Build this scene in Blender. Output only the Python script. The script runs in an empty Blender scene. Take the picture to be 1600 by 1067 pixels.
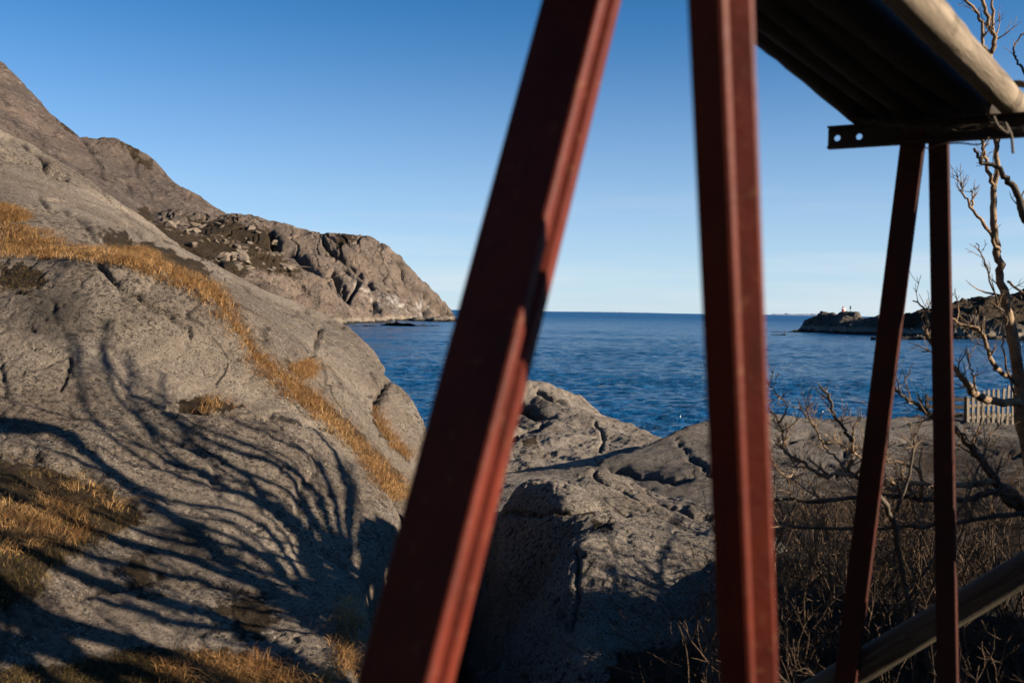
import bpy, bmesh, math, random
import numpy as np
from mathutils import Vector, Matrix
from mathutils.bvhtree import BVHTree
random.seed(7); RNG = np.random.default_rng(7)
R = math.radians
scene = bpy.context.scene
C = scene.collection

# ------------------------------------------------------------------ camera
EYE = Vector((0, 0, 6.0)); FPX = 1556.0
cam_data = bpy.data.cameras.new('camera'); cam = bpy.data.objects.new('camera', cam_data); C.objects.link(cam)
cam_data.sensor_width = 36.0; cam_data.lens = 36.0 * FPX / 1600.0
cam_data.clip_start = 0.05; cam_data.clip_end = 90000
CM = Matrix.Rotation(R(90 - 1.767), 4, 'X') @ Matrix.Rotation(R(0.93), 4, 'Z')
cam.matrix_world = Matrix.Translation(EYE) @ CM
cam_data.dof.use_dof = True; cam_data.dof.focus_distance = 14.0; cam_data.dof.aperture_fstop = 4.2
scene.camera = cam
# ------------------------------------------------------------------ light
SUN_AZ, SUN_EL = 109.0, 17.0           # azimuth clockwise from the view direction (+Y)
SUN = Vector((math.cos(R(SUN_EL)) * math.sin(R(SUN_AZ)), math.cos(R(SUN_EL)) * math.cos(R(SUN_AZ)), math.sin(R(SUN_EL))))
world = bpy.data.worlds.new('World'); scene.world = world; world.use_nodes = True
wn, wl = world.node_tree.nodes, world.node_tree.links
wn.clear()
sky = wn.new('ShaderNodeTexSky'); sky.sky_type = 'NISHITA'; sky.sun_disc = False
sky.sun_elevation = R(SUN_EL); sky.sun_rotation = R(SUN_AZ)
sky.air_density = 0.6; sky.dust_density = 0.0; sky.ozone_density = 5.0; sky.altitude = 0
bg = wn.new('ShaderNodeBackground'); bg.inputs[1].default_value = 0.060
wout = wn.new('ShaderNodeOutputWorld')
# faint high cirrus streaks close above the horizon
tc = wn.new('ShaderNodeTexCoord'); mp = wn.new('ShaderNodeMapping'); mp.inputs['Scale'].default_value = (2.2, 2.2, 26)
mp.inputs['Rotation'].default_value = (0, R(4), 0)
cn = wn.new('ShaderNodeTexNoise'); cn.inputs['Scale'].default_value = 1.6; cn.inputs['Detail'].default_value = 7
cr = wn.new('ShaderNodeMapRange'); cr.inputs[1].default_value = 0.46; cr.inputs[2].default_value = 0.76; cr.inputs[3].default_value = 0; cr.inputs[4].default_value = 0.45
sx = wn.new('ShaderNodeSeparateXYZ'); zr = wn.new('ShaderNodeMapRange'); zr.inputs[1].default_value = 0.13; zr.inputs[2].default_value = 0.03
mul = wn.new('ShaderNodeMath'); mul.operation = 'MULTIPLY'
mixc = wn.new('ShaderNodeMixRGB'); mixc.inputs[2].default_value = (5.6, 5.5, 5.6, 1)
hs = wn.new('ShaderNodeHueSaturation'); hs.inputs['Saturation'].default_value = 1.1
wl.new(tc.outputs['Generated'], mp.inputs[0]); wl.new(mp.outputs[0], cn.inputs[0]); wl.new(cn.outputs[0], cr.inputs[0])
wl.new(tc.outputs['Generated'], sx.inputs[0]); wl.new(sx.outputs[2], zr.inputs[0])
wl.new(cr.outputs[0], mul.inputs[0]); wl.new(zr.outputs[0], mul.inputs[1]); wl.new(mul.outputs[0], mixc.inputs[0])
wl.new(sky.outputs[0], hs.inputs['Color'])
# pale sea air low over the whole horizon
hz = wn.new('ShaderNodeMapRange'); hz.inputs[1].default_value = 0.30; hz.inputs[2].default_value = 0.0; hz.inputs[3].default_value = 0; hz.inputs[4].default_value = 1
hp = wn.new('ShaderNodeMath'); hp.operation = 'POWER'; hp.inputs[1].default_value = 1.6
hm = wn.new('ShaderNodeMath'); hm.operation = 'MULTIPLY'; hm.inputs[1].default_value = 0.85
mixh = wn.new('ShaderNodeMixRGB'); mixh.inputs[2].default_value = (3.9, 4.55, 5.2, 1)
tint = wn.new('ShaderNodeMixRGB'); tint.blend_type = 'MULTIPLY'; tint.inputs[0].default_value = 1; tint.inputs[2].default_value = (0.95, 1.12, 1.0, 1); wl.new(hs.outputs[0], tint.inputs[1])
wl.new(sx.outputs[2], hz.inputs[0]); wl.new(hz.outputs[0], hp.inputs[0]); wl.new(hp.outputs[0], hm.inputs[0]); wl.new(hm.outputs[0], mixh.inputs[0]); wl.new(tint.outputs[0], mixh.inputs[1]); wl.new(mixh.outputs[0], mixc.inputs[1])
wl.new(mixc.outputs[0], bg.inputs[0]); wl.new(bg.outputs[0], wout.inputs[0])
sl = bpy.data.lights.new('sun', 'SUN'); so = bpy.data.objects.new('sun', sl); C.objects.link(so)
sl.energy = 5.0; sl.angle = R(0.4); sl.color = (1.0, 0.83, 0.64)
so.rotation_euler = (-SUN).to_track_quat('-Z', 'Y').to_euler()
scene.view_settings.view_transform = 'Standard'; scene.view_settings.look = 'None'
scene.view_settings.gamma = 1; scene.view_settings.use_curve_mapping = False
scene.view_settings.exposure = 1.40

# ------------------------------------------------------------------ coordinates
CM3 = np.array([[CM[i][j] for j in range(3)] for i in range(3)])
def P(px, py, d):
    """world point seen at photo pixel (px,py) whose world Y is d"""
    v = CM3 @ np.array([(px - 800) / FPX, -(py - 533.5) / FPX, -1.0])
    v = v / v[1] * d
    return np.array([v[0], v[1], v[2] + EYE.z])
def project(pts):
    q = (pts - np.array(EYE)) @ CM3
    w = np.maximum(-q[:, 2], 1e-3)
    return np.stack([800 + FPX * q[:, 0] / w, 533.5 - FPX * q[:, 1] / w], 1)
def ray(px, py):
    return Vector(CM3 @ np.array([(px - 800) / FPX, -(py - 533.5) / FPX, -1.0])).normalized()

# ------------------------------------------------------------------ noise
_perm = np.random.default_rng(3).permutation(512).astype(np.int32); _perm = np.concatenate([_perm, _perm, _perm[:4]])
_g = np.random.default_rng(5).normal(size=(512, 3)).astype(np.float32); _g /= np.linalg.norm(_g, axis=1)[:, None]
def perlin(p):
    p = np.asarray(p, dtype=np.float64); i = np.floor(p).astype(np.int64); f = (p - i).astype(np.float32); i = (i & 511).astype(np.int32)
    u = f * f * f * (f * (f * 6 - 15) + 10)
    out = np.zeros(len(p), np.float32)
    for dx in (0, 1):
        a = _perm[(i[:, 0] + dx) & 511]
        wx = u[:, 0] if dx else 1 - u[:, 0]
        for dy in (0, 1):
            b = _perm[(a + i[:, 1] + dy) & 511]
            wy = u[:, 1] if dy else 1 - u[:, 1]
            for dz in (0, 1):
                h = _perm[(b + i[:, 2] + dz) & 511]
                wz = u[:, 2] if dz else 1 - u[:, 2]
                g = _g[h]
                out += (g[:, 0] * (f[:, 0] - dx) + g[:, 1] * (f[:, 1] - dy) + g[:, 2] * (f[:, 2] - dz)) * wx * wy * wz
    return out * 1.5
def fbm(p, octs=4, gain=0.5, ridged=False):
    s = 0; a = 1.0; q = np.array(p)
    for k in range(octs):
        n = perlin(q + 17.3 * k)
        s = s + a * ((0.5 - np.abs(n)) * 2 - 0.5 if ridged else n)
        a *= gain; q = q * 2.03
    return s
def rbf_fit(xy, z, smooth=1e-3):
    n = len(xy); sc = np.abs(xy).max(); q = xy / sc
    d = np.linalg.norm(q[:, None] - q[None], axis=2)
    K = np.where(d > 1e-9, d * d * np.log(np.maximum(d, 1e-9)), 0) + np.eye(n) * smooth * 0.01
    A = np.zeros((n + 3, n + 3)); A[:n, :n] = K; A[:n, n] = 1; A[:n, n + 1:] = q; A[n, :n] = 1; A[n + 1:, :n] = q.T
    w = np.linalg.solve(A, np.concatenate([z, np.zeros(3)]))
    def f(p):
        out = np.empty(len(p)); p = p / sc
        for s in range(0, len(p), 60000):
            e = p[s:s + 60000]
            dd = np.linalg.norm(e[:, None] - q[None], axis=2)
            out[s:s + 60000] = np.where(dd > 1e-9, dd * dd * np.log(np.maximum(dd, 1e-9)), 0) @ w[:n] + w[n] + e @ w[n + 1:]
        return out
    return f
def seg_dist(p, poly, closed=False):
    poly = np.asarray(poly, float); best = np.full(len(p), 1e9); m = len(poly)
    for i in range(m if closed else m - 1):
        a, b = poly[i], poly[(i + 1) % m]; ab = b - a
        t = np.clip(((p - a) @ ab) / max(ab @ ab, 1e-12), 0, 1)
        best = np.minimum(best, np.linalg.norm(p - (a + t[:, None] * ab), axis=1))
    return best
def inside(p, poly):
    poly = np.asarray(poly, float); c = np.zeros(len(p), bool); m = len(poly)
    for i in range(m):
        a, b = poly[i], poly[i - 1]
        cond = (a[1] > p[:, 1]) != (b[1] > p[:, 1])
        c ^= cond & (p[:, 0] < (b[0] - a[0]) * (p[:, 1] - a[1]) / (b[1] - a[1] + 1e-12) + a[0])
    return c
def hull2(pts):
    pts = sorted(map(tuple, pts))
    def half(ps):
        h = []
        for p in ps:
            while len(h) > 1 and (h[-1][0]-h[-2][0])*(p[1]-h[-2][1]) - (h[-1][1]-h[-2][1])*(p[0]-h[-2][0]) <= 0: h.pop()
            h.append(p)
        return h
    a = half(pts); b = half(pts[::-1]); return a[:-1] + b[:-1]

# ------------------------------------------------------------------ materials
def nodes(m):
    m.use_nodes = True; t = m.node_tree; t.nodes.clear()
    b = t.nodes.new('ShaderNodeBsdfPrincipled'); o = t.nodes.new('ShaderNodeOutputMaterial'); t.links.new(b.outputs[0], o.inputs[0])
    return t, b
class NT:
    def __init__(s, name):
        s.m = bpy.data.materials.new(name); s.t, s.b = nodes(s.m)
        s.geo = s.t.nodes.new('ShaderNodeNewGeometry'); s.tc = s.t.nodes.new('ShaderNodeTexCoord')
        s.pos = s.tc.outputs['Object']
    def lk(s, a, b): s.t.links.new(a, b)
    def mapping(s, scale, rot=(0, 0, 0)):
        n = s.t.nodes.new('ShaderNodeMapping'); n.inputs['Scale'].default_value = scale; n.inputs['Rotation'].default_value = rot
        s.lk(s.pos, n.inputs[0]); return n.outputs[0]
    def noise(s, scale, detail=5, rough=0.55, vec=None, dist=0.0):
        n = s.t.nodes.new('ShaderNodeTexNoise'); n.inputs['Scale'].default_value = scale; n.inputs['Detail'].default_value = detail
        n.inputs['Roughness'].default_value = rough; n.inputs['Distortion'].default_value = dist
        s.lk(vec or s.pos, n.inputs[0]); return n.outputs[0]
    def voro(s, scale, feature='F1', vec=None, rnd=1.0):
        n = s.t.nodes.new('ShaderNodeTexVoronoi'); n.feature = feature; n.inputs['Scale'].default_value = scale; n.inputs['Randomness'].default_value = rnd
        s.lk(vec or s.pos, n.inputs[0]); return n.outputs[0]
    def rng(s, v, a, b, c=0.0, d=1.0):
        n = s.t.nodes.new('ShaderNodeMapRange'); s.lk(v, n.inputs[0])
        for i, x in zip((1, 2, 3, 4), (a, b, c, d)): n.inputs[i].default_value = x
        return n.outputs[0]
    def math(s, op, a, b=None):
        n = s.t.nodes.new('ShaderNodeMath'); n.operation = op
        for i, x in enumerate((a, b)):
            if x is None: continue
            if isinstance(x, (int, float)): n.inputs[i].default_value = x
            else: s.lk(x, n.inputs[i])
        return n.outputs[0]
    def mix(s, f, a, b, blend='MIX'):
        n = s.t.nodes.new('ShaderNodeMixRGB'); n.blend_type = blend
        for i, x in zip((0, 1, 2), (f, a, b)):
            if isinstance(x, (int, float)): n.inputs[i].default_value = x
            elif isinstance(x, tuple): n.inputs[i].default_value = (*x, 1)
            else: s.lk(x, n.inputs[i])
        return n.outputs[0]
    def attr(s, name):
        n = s.t.nodes.new('ShaderNodeAttribute'); n.attribute_name = name
        sp = s.t.nodes.new('ShaderNodeSeparateColor'); s.lk(n.outputs['Color'], sp.inputs[0]); return sp.outputs
    def bump(s, h, dist, strength=1.0, prev=None):
        n = s.t.nodes.new('ShaderNodeBump'); n.inputs['Distance'].default_value = dist; n.inputs['Strength'].default_value = strength
        s.lk(h, n.inputs['Height'])
        if prev is not None: s.lk(prev, n.inputs['Normal'])
        return n.outputs[0]
    def out(s, col, rough=0.9, normal=None, spec=0.25):
        if isinstance(col, tuple): s.b.inputs['Base Color'].default_value = (*col, 1)
        else: s.lk(col, s.b.inputs['Base Color'])
        if isinstance(rough, (int, float)): s.b.inputs['Roughness'].default_value = rough
        else: s.lk(rough, s.b.inputs['Roughness'])
        s.b.inputs['Specular IOR Level'].default_value = spec
        if normal is not None: s.lk(normal, s.b.inputs['Normal'])
        return s.m

def rock_mat(name, k=1.0, base=((0.13, 0.106, 0.083), (0.305, 0.259, 0.205)), spots=1.0, streak=False, speck=0.5, grit=1.0):
    """k: metres per unit of pattern. masks: R vegetation, G white stain, B dark stain/crack"""
    n = NT(name); s = 1.0 / k
    big = n.noise(0.55 * s, 6, 0.6); mid = n.noise(3.1 * s, 6, 0.65); fin = n.noise(38 * s, 8, 0.8)
    col = n.mix(n.rng(big, 0.36, 0.64), base[0], base[1])
    col = n.mix(n.rng(mid, 0.3, 0.72), n.mix(0.5, col, (base[0][0] * .7, base[0][1] * .68, base[0][2] * .68)), col)
    if streak:
        st = n.noise(0.9 * s, 6, 0.62, n.mapping((1.3, 0.25, 0.22), (0, R(25), 0)), 0.4)
        col = n.mix(n.rng(st, 0.42, 0.6), n.mix(0.5, col, (0.035, 0.031, 0.03)), col)
    # mineral speckle and pale crust
    col = n.mix(n.rng(fin, 0.50, 0.66, 0, speck), col, n.mix(0.6, base[1], (0.46, 0.41, 0.35)))
    col = n.mix(n.rng(fin, 0.47, 0.36, 0, 0.7), col, (0.026, 0.022, 0.019))
    pale = n.noise(1.7 * s, 7, 0.75)
    col = n.mix(n.rng(pale, 0.56, 0.66, 0, 0.5), col, (0.20, 0.185, 0.16))
    warm = n.noise(0.9 * s, 4, 0.6, n.mapping((1, 1, 1.7), (0.4, 0.2, 1)))
    col = n.mix(n.rng(warm, 0.5, 0.68, 0, 0.4), col, (0.135, 0.10, 0.072))
    # black lichen spots, gathered in patches
    patch = n.rng(n.noise(0.8 * s, 4, 0.6), 0.42, 0.58)
    sp = n.rng(n.noise(19 * s, 5, 0.65), 0.565, 0.60)
    sp2 = n.rng(n.noise(6.5 * s, 6, 0.75), 0.625, 0.65)
    lich = n.math('MULTIPLY', n.math('MAXIMUM', n.math('MULTIPLY', sp, patch), sp2), 0.85 * spots)
    col = n.mix(lich, col, (0.03, 0.026, 0.022))
    # pits and dark mineral grains
    vo = n.voro(21 * s, 'F1'); vo2 = n.voro(47 * s, 'F1')
    gr = n.math('MULTIPLY', n.rng(vo, 0.30, 0.22), n.rng(n.noise(2.2 * s, 5, .7), 0.42, 0.56)); gr2 = n.math('MULTIPLY', n.rng(vo2, 0.36, 0.26), n.rng(n.noise(6 * s, 4, .7), 0.42, 0.52))
    gr = n.math('MAXIMUM', n.math('MULTIPLY', gr, 0.85), n.math('MULTIPLY', gr2, 0.75))
    col = n.mix(n.math('MULTIPLY', gr, grit), col, (0.028, 0.024, 0.02))
    vw = n.voro(34 * s, 'F1', n.mapping((1, 1, 1), (1, 2, 3))); col = n.mix(n.math('MULTIPLY', n.math('MULTIPLY', n.rng(vw, 0.32, 0.2), n.rng(n.noise(3 * s, 4, .7), 0.5, 0.6)), 0.7 * grit), col, (0.42, 0.39, 0.34))
    # joints: thin broken lines; on cliffs they run down the face
    jv = n.mapping((1.1, 0.35, 0.3), (0, R(28), 0)) if streak else n.mapping((0.8, 0.5, 1.0), (0.3, 0.2, R(25)))
    jn = n.noise(1.1 * s if streak else 0.55 * s, 5 if streak else 2, 0.5, jv, 0.3)
    jl = n.rng(n.math('ABSOLUTE', n.math('SUBTRACT', jn, 0.5)), 0.0, 0.024 if streak else 0.006, 1, 0)
    jl = n.math('MULTIPLY', jl, n.rng(n.noise(2.2 * s, 4, .6), 0.45, 0.55))
    if streak:
        j2 = n.noise(3.6 * s, 5, 0.6, n.mapping((1.2, 0.3, 0.22), (0, R(35), 0)), 0.2)
        jl = n.math('MAXIMUM', jl, n.math('MULTIPLY', n.rng(n.math('ABSOLUTE', n.math('SUBTRACT', j2, 0.5)), 0.0, 0.02, .8, 0), n.rng(mid, 0.48, 0.58)))
    col = n.mix(n.math('MULTIPLY', jl, 0.8), col, (0.03, 0.025, 0.022))
    if streak or name == 'rock_island':
        sz = n.t.nodes.new('ShaderNodeSeparateXYZ'); n.lk(n.pos, sz.inputs[0]); zz = n.math('ADD', sz.outputs[2], n.rng(mid, 0, 1, -1.2, 1.2))
        col = n.mix(n.math('MULTIPLY', n.rng(zz, 2.6, 2.0), 0.6), col, (0.25, 0.215, 0.165)); col = n.mix(n.rng(zz, 1.1, 0.8), col, (0.022, 0.02, 0.017))
    a = n.attr('masks')
    veg = n.math('ADD', a[0], n.rng(mid, 0.3, 0.7, -0.18, 0.18)); vegm = n.rng(n.math('ADD', veg, n.rng(n.noise(9 * s, 5, .7), .3, .7, -.3, .3)), 0.42, 0.62)
    vcol = n.mix(n.rng(fin, 0.35, 0.65), (0.012, 0.009, 0.005), (0.045, 0.029, 0.013))
    col = n.mix(vegm, col, vcol)
    wh = n.math('MULTIPLY', n.math('MULTIPLY', a[1], 0.6), n.rng(n.noise(3.0 * s, 6, 0.7, n.mapping((1.4, 0.5, 0.3))), 0.48, 0.56))
    col = n.mix(wh, col, (0.5, 0.48, 0.45))
    col = n.mix(n.math('MULTIPLY', a[2], 0.8), col, (0.03, 0.027, 0.024))
    g = n.noise(75 * s, 4, 0.7)
    nb = n.bump(mid, 0.08 * k); nb = n.bump(fin, 0.04 * k, 1, nb); nb = n.bump(jl, -0.05 * k, 1, nb); nb = n.bump(gr, -0.012 * k, 1, nb); nb = n.bump(g, 0.004 * k, 1, nb)
    nb = n.bump(n.math('MULTIPLY', lich, 1.0), 0.004 * k, 1, nb)
    return n.out(col, 0.88, nb, 0.2)
M_near = rock_mat('rock_near', 0.9)
M_center = rock_mat('rock_center', 0.75, ((0.13, 0.111, 0.09), (0.30, 0.262, 0.215)), spots=1.3, speck=0.8)
M_mid = rock_mat('rock_mid', 1.3)
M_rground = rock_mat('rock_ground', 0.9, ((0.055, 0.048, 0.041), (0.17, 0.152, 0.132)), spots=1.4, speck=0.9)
M_cliff = rock_mat('rock_cliff', 14, ((0.12, 0.088, 0.067), (0.25, 0.19, 0.145)), spots=0.6, streak=True)
M_mount = rock_mat('rock_mountain', 22, ((0.075, 0.055, 0.046), (0.15, 0.113, 0.09)), spots=0.3, streak=True, speck=0.3)
M_isle = rock_mat('rock_island', 6, ((0.045, 0.038, 0.032), (0.10, 0.084, 0.064)), spots=0.8)

n = NT('sea_water')
w1 = n.noise(0.9, 5, 0.65, n.mapping((0.28, 1.0, 1), (0, 0, R(6))), 0.3)
w2 = n.noise(1.7, 5, 0.65, n.mapping((0.5, 1.0, 1), (0, 0, R(-9))), 0.4)
w3 = n.noise(0.05, 3, 0.6, n.mapping((0.3, 1.6, 1)))
w0 = n.noise(0.14, 3, 0.5, n.mapping((0.3, 1.0, 1), (0, 0, R(3))))
amp = n.rng(w3, 0.3, 0.7, 0.6, 1.3)
sy = n.t.nodes.new('ShaderNodeSeparateXYZ'); n.lk(n.pos, sy.inputs[0])   # waves too far to tell apart add to the roughness
nb = n.bump(w0, 1.2, 1.0); nb = n.bump(n.math('MULTIPLY', w1, amp), 1.7, 1.0, nb); nb = n.bump(n.math('MULTIPLY', w2, amp), 0.7, 1.0, nb)
M_sea = n.out(n.mix(n.rng(w3, 0.3, 0.7), (0.002, 0.058, 0.165), (0.006, 0.10, 0.27)), n.rng(sy.outputs[1], 60, 1200, 0.10, 0.42), nb, 0.5)
n.b.inputs['IOR'].default_value = 1.33

n = NT('red_painted_steel')
rst = n.noise(60, 5, 0.7); fl = n.noise(7, 4, 0.6)
col = n.mix(n.rng(fl, 0.35, 0.7), (0.062, 0.010, 0.0055), (0.105, 0.0165, 0.008))
run = n.noise(5, 6, 0.7, n.mapping((9, 9, 0.5)))
col = n.mix(n.rng(run, 0.52, 0.7, 0, 0.6), col, (0.035, 0.012, 0.008)); col = n.mix(n.rng(rst, 0.6, 0.66, 0, 0.8), col, (0.12, 0.045, 0.02))
M_steel = n.out(col, n.rng(rst, 0.3, 0.7, 0.45, 0.65), n.bump(rst, 0.0012), 0.2)
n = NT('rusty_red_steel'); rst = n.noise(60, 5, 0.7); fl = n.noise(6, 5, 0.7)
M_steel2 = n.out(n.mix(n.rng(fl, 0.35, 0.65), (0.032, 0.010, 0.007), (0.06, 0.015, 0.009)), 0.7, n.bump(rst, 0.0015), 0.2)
n = NT('dark_steel_channel')
M_dark = n.out(n.mix(n.rng(n.noise(30, 5, .7), .35, .7), (0.018, 0.013, 0.011), (0.04, 0.021, 0.016)), 0.6, n.bump(n.noise(90, 4), 0.001), 0.4)

def wood_mat(name, c1, c2, axis_scale=(14, 14, 0.9)):
    n = NT(name); g = n.noise(3.0, 6, 0.65, n.mapping(axis_scale), 0.6); k = n.noise(9, 4, 0.6)
    col = n.mix(n.rng(g, 0.35, 0.65), c1, c2); col = n.mix(n.rng(k, 0.58, 0.7, 0, 0.6), col, (c1[0] * .45, c1[1] * .45, c1[2] * .45))
    return n.out(col, 0.8, n.bump(g, 0.006, 1, n.bump(k, 0.004)), 0.2)
M_log = wood_mat('weathered_log', (0.10, 0.08, 0.058), (0.25, 0.205, 0.15))
M_pole = wood_mat('mossy_pole', (0.035, 0.03, 0.022), (0.10, 0.085, 0.06))
M_log_shade = wood_mat('shade_dark_log', (0.012, 0.009, 0.006), (0.035, 0.027, 0.019))  # log wood with the shade of the undersides put into its colour
M_picket = wood_mat('weathered_picket', (0.06, 0.05, 0.038), (0.15, 0.125, 0.095), (30, 30, 1.5))
def bark(name, c1, c2):
    n = NT(name); g = n.noise(16, 6, 0.7); b2 = n.noise(3.5, 4, 0.6); rg = n.noise(45, 4, 0.7, n.mapping((1, 1, 2.6)))
    col = n.mix(n.rng(g, 0.34, 0.66), c1, c2); col = n.mix(n.rng(b2, 0.52, 0.7, 0, 0.7), col, (c1[0] * .5, c1[1] * .5, c1[2] * .5))
    return n.out(col, 0.85, n.bump(rg, 0.004, 1, n.bump(g, 0.008)), 0.2)
M_bark = bark('bark_tan', (0.12, 0.078, 0.048), (0.34, 0.245, 0.155))
M_bark2 = bark('bark_grey', (0.05, 0.042, 0.034), (0.12, 0.10, 0.078))
M_twig = bark('bark_twig', (0.03, 0.02, 0.014), (0.15, 0.10, 0.062))
def grass_mat(name, c1, c2, c3):
    n = NT(name); a = n.attr('tint')
    col = n.mix(a[0], c1, c2); col = n.mix(n.math('MULTIPLY', a[1], 0.8), col, c3)
    m = n.out(col, 0.7, None, 0.2)
    tr = n.t.nodes.new('ShaderNodeBsdfTranslucent'); n.lk(col, tr.inputs[0]); mx = n.t.nodes.new('ShaderNodeMixShader'); mx.inputs[0].default_value = 0.25
    n.lk(n.b.outputs[0], mx.inputs[1]); n.lk(tr.outputs[0], mx.inputs[2]); n.lk(mx.outputs[0], [x for x in n.t.nodes if x.type == 'OUTPUT_MATERIAL'][0].inputs[0])
    return m
M_grass = grass_mat('dry_grass', (0.23, 0.12, 0.043), (0.50, 0.315, 0.135), (0.14, 0.052, 0.017))
M_grass2 = grass_mat('mixed_grass', (0.055, 0.045, 0.014), (0.20, 0.13, 0.05), (0.035, 0.028, 0.01))
M_heath = grass_mat('dark_heath', (0.012, 0.009, 0.006), (0.045, 0.030, 0.016), (0.02, 0.01, 0.006))
def plain(name, c, rough=0.7):
    n = NT(name); g = n.noise(8, 4); return n.out(n.mix(n.rng(g, .3, .7), tuple(x * .85 for x in c), c), rough, n.bump(g, 0.003), 0.3)
M_white = plain('white_paint', (0.8, 0.79, 0.76)); M_redp = plain('red_paint', (0.5, 0.05, 0.03)); M_black = plain('black_paint', (0.02, 0.02, 0.02))
M_snow_haze = plain('hazy_snow_rock', (0.25, 0.29, 0.38)); M_wire = plain('dull_rope', (0.10, 0.08, 0.06))  # snow colour has the blue haze of distance mixed in

# ------------------------------------------------------------------ object helpers
def tag(o, label=None, cat=None, group=None, kind=None):
    for k, v in (('label', label), ('category', cat), ('group', group), ('kind', kind)):
        if v: o[k] = v
    return o
def empty(name, loc, **kw):
    o = bpy.data.objects.new(name, None); C.objects.link(o); o.location = loc; o.empty_display_size = 0.1
    return tag(o, **kw)
def mesh_obj(name, verts, faces, mat, parent=None, smooth=True, quads=None):
    me = bpy.data.meshes.new(name)
    if quads is not None:
        v = np.asarray(verts, np.float32); q = np.asarray(quads, np.int32)
        me.vertices.add(len(v)); me.vertices.foreach_set('co', v.ravel())
        me.loops.add(q.size); me.loops.foreach_set('vertex_index', q.ravel())
        me.polygons.add(len(q)); me.polygons.foreach_set('loop_start', np.arange(0, q.size, 4, dtype=np.int32)); me.polygons.foreach_set('loop_total', np.full(len(q), 4, np.int32))
        me.update(calc_edges=True)
    else:
        me.from_pydata([tuple(v) for v in verts], [], faces)
    if smooth: me.polygons.foreach_set('use_smooth', [True] * len(me.polygons))
    me.materials.append(mat); me.update()
    o = bpy.data.objects.new(name, me); C.objects.link(o)
    if parent is not None:
        o.parent = parent; o.matrix_parent_inverse = Matrix.Translation(-parent.location)
    return o
BVH = {}
def slab(name, mat, outline, inner=(), a=None, y=None, res=(300, 300), steep=2.5, rnd=0.3, noise=None, cracks=(), veg=(), white=(), dark=(), floor=-1.0, zmin=None, bvh=True, extra=(), smooth=1e-3, warp=None, log=True):
    """a rock body: height surface through control points, falling away beyond its outline, then displaced along its normals"""
    op = np.array([P(*o) if len(o) == 3 else np.array(o[:3]) for o in outline])
    ip = [P(*o) for o in inner] + [np.array(e) for e in extra]
    cp = np.vstack([op] + ([np.array(ip)] if len(ip) else []))
    f = rbf_fit(cp[:, :2], cp[:, 2], smooth)
    na, ny = res
    A = np.linspace(a[0], a[1], na); Y = np.exp(np.linspace(math.log(y[0]), math.log(y[1]), ny)) if log else np.linspace(y[0], y[1], ny)
    AA, YY = np.meshgrid(A, Y); X = AA * YY
    xy = np.stack([X.ravel(), YY.ravel()], 1)
    pxy = xy
    if warp: pxy = xy + warp[0] * np.stack([fbm(np.c_[xy / warp[1], np.zeros(len(xy))], 3), fbm(np.c_[xy / warp[1], np.full(len(xy), 9.)], 3)], 1)
    poly = op[:, :2]
    ins = inside(pxy, poly); sd = seg_dist(pxy, poly, True)
    # clamp the surface evaluation to the outline so that it does not run away outside
    h = f(xy); h = np.clip(h, cp[:, 2].min() - 0.1 * np.ptp(cp[:, 2]), cp[:, 2].max() + 0.15 * np.ptp(cp[:, 2]))
    s = np.where(ins, 0, sd)
    h = h - steep * (np.sqrt(s * s + rnd * rnd) - rnd)
    h = np.where(ins, h - 0.0, h)
    h = np.maximum(h, floor - 1.0 if zmin is None else zmin)
    V = np.stack([xy[:, 0], xy[:, 1], h], 1)
    Hh = V.reshape(ny, na, 3)
    du = np.gradient(Hh, axis=1); dv = np.gradient(Hh, axis=0)
    N = np.cross(du.reshape(-1, 3), dv.reshape(-1, 3)); N /= np.maximum(np.linalg.norm(N, axis=1), 1e-9)[:, None]
    N *= np.sign(N[:, 2:3] + 1e-9)
    disp = np.zeros(len(V))
    for (size, amp, octs, kind, *st) in (noise or ()):
        q = V / size
        if st: q = q @ np.array(Matrix.Rotation(R(st[1]), 3, 'Y')).T * np.array(st[0])
        if kind == 'r': disp += amp * fbm(q, octs, 0.5, True)
        elif kind == 'step':
            t = fbm(q, octs); k = np.round(t * 3.5) / 3.5; disp += amp * (0.85 * k + 0.15 * t)
        elif kind == 'crack':
            t = np.abs(fbm(q, octs)); disp -= amp * np.exp(-(t / 0.02) ** 2)
        elif kind == 'pit':
            t = fbm(q, octs); disp -= amp * np.clip((t - 0.35) / 0.15, 0, 1)
        else: disp += amp * fbm(q, octs)
    px = project(V)
    wob = np.stack([fbm(np.c_[px / 20, np.zeros(len(px))], 4, .7), fbm(np.c_[px / 20, np.full(len(px), 5.)], 4, .7)], 1) if (cracks or veg or white or dark) else 0
    wobc = np.stack([fbm(np.c_[px / 55, np.zeros(len(px))], 3), fbm(np.c_[px / 55, np.full(len(px), 5.)], 3)], 1) * 9 if cracks else 0
    masks = np.zeros((len(V), 4), np.float32); masks[:, 3] = 1
    for (poly_, w, dep) in cracks:
        d = seg_dist(px + wobc, poly_); g = np.exp(-np.abs(d / (w * .7)) ** 1.3)
        disp -= dep * g; masks[:, 2] = np.maximum(masks[:, 2], 0.55 * g)
    for ch, lst in ((0, veg), (1, white), (2, dark)):
        for (poly_, fe) in lst:
            q = px + wob * 9
            i_ = inside(q, poly_); d = seg_dist(q, poly_, True); m = np.clip(0.5 + np.where(i_, d, -d) / fe / 2, 0, 1)
            masks[:, ch] = np.maximum(masks[:, ch], m)
    V2 = V + N * disp[:, None]
    idx = np.arange(na * ny).reshape(ny, na)
    Q = np.stack([idx[:-1, :-1], idx[:-1, 1:], idx[1:, 1:], idx[1:, :-1]], -1).reshape(-1, 4)
    keep = (V2[Q, 2].max(1) > floor)
    Q = Q[keep]
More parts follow.
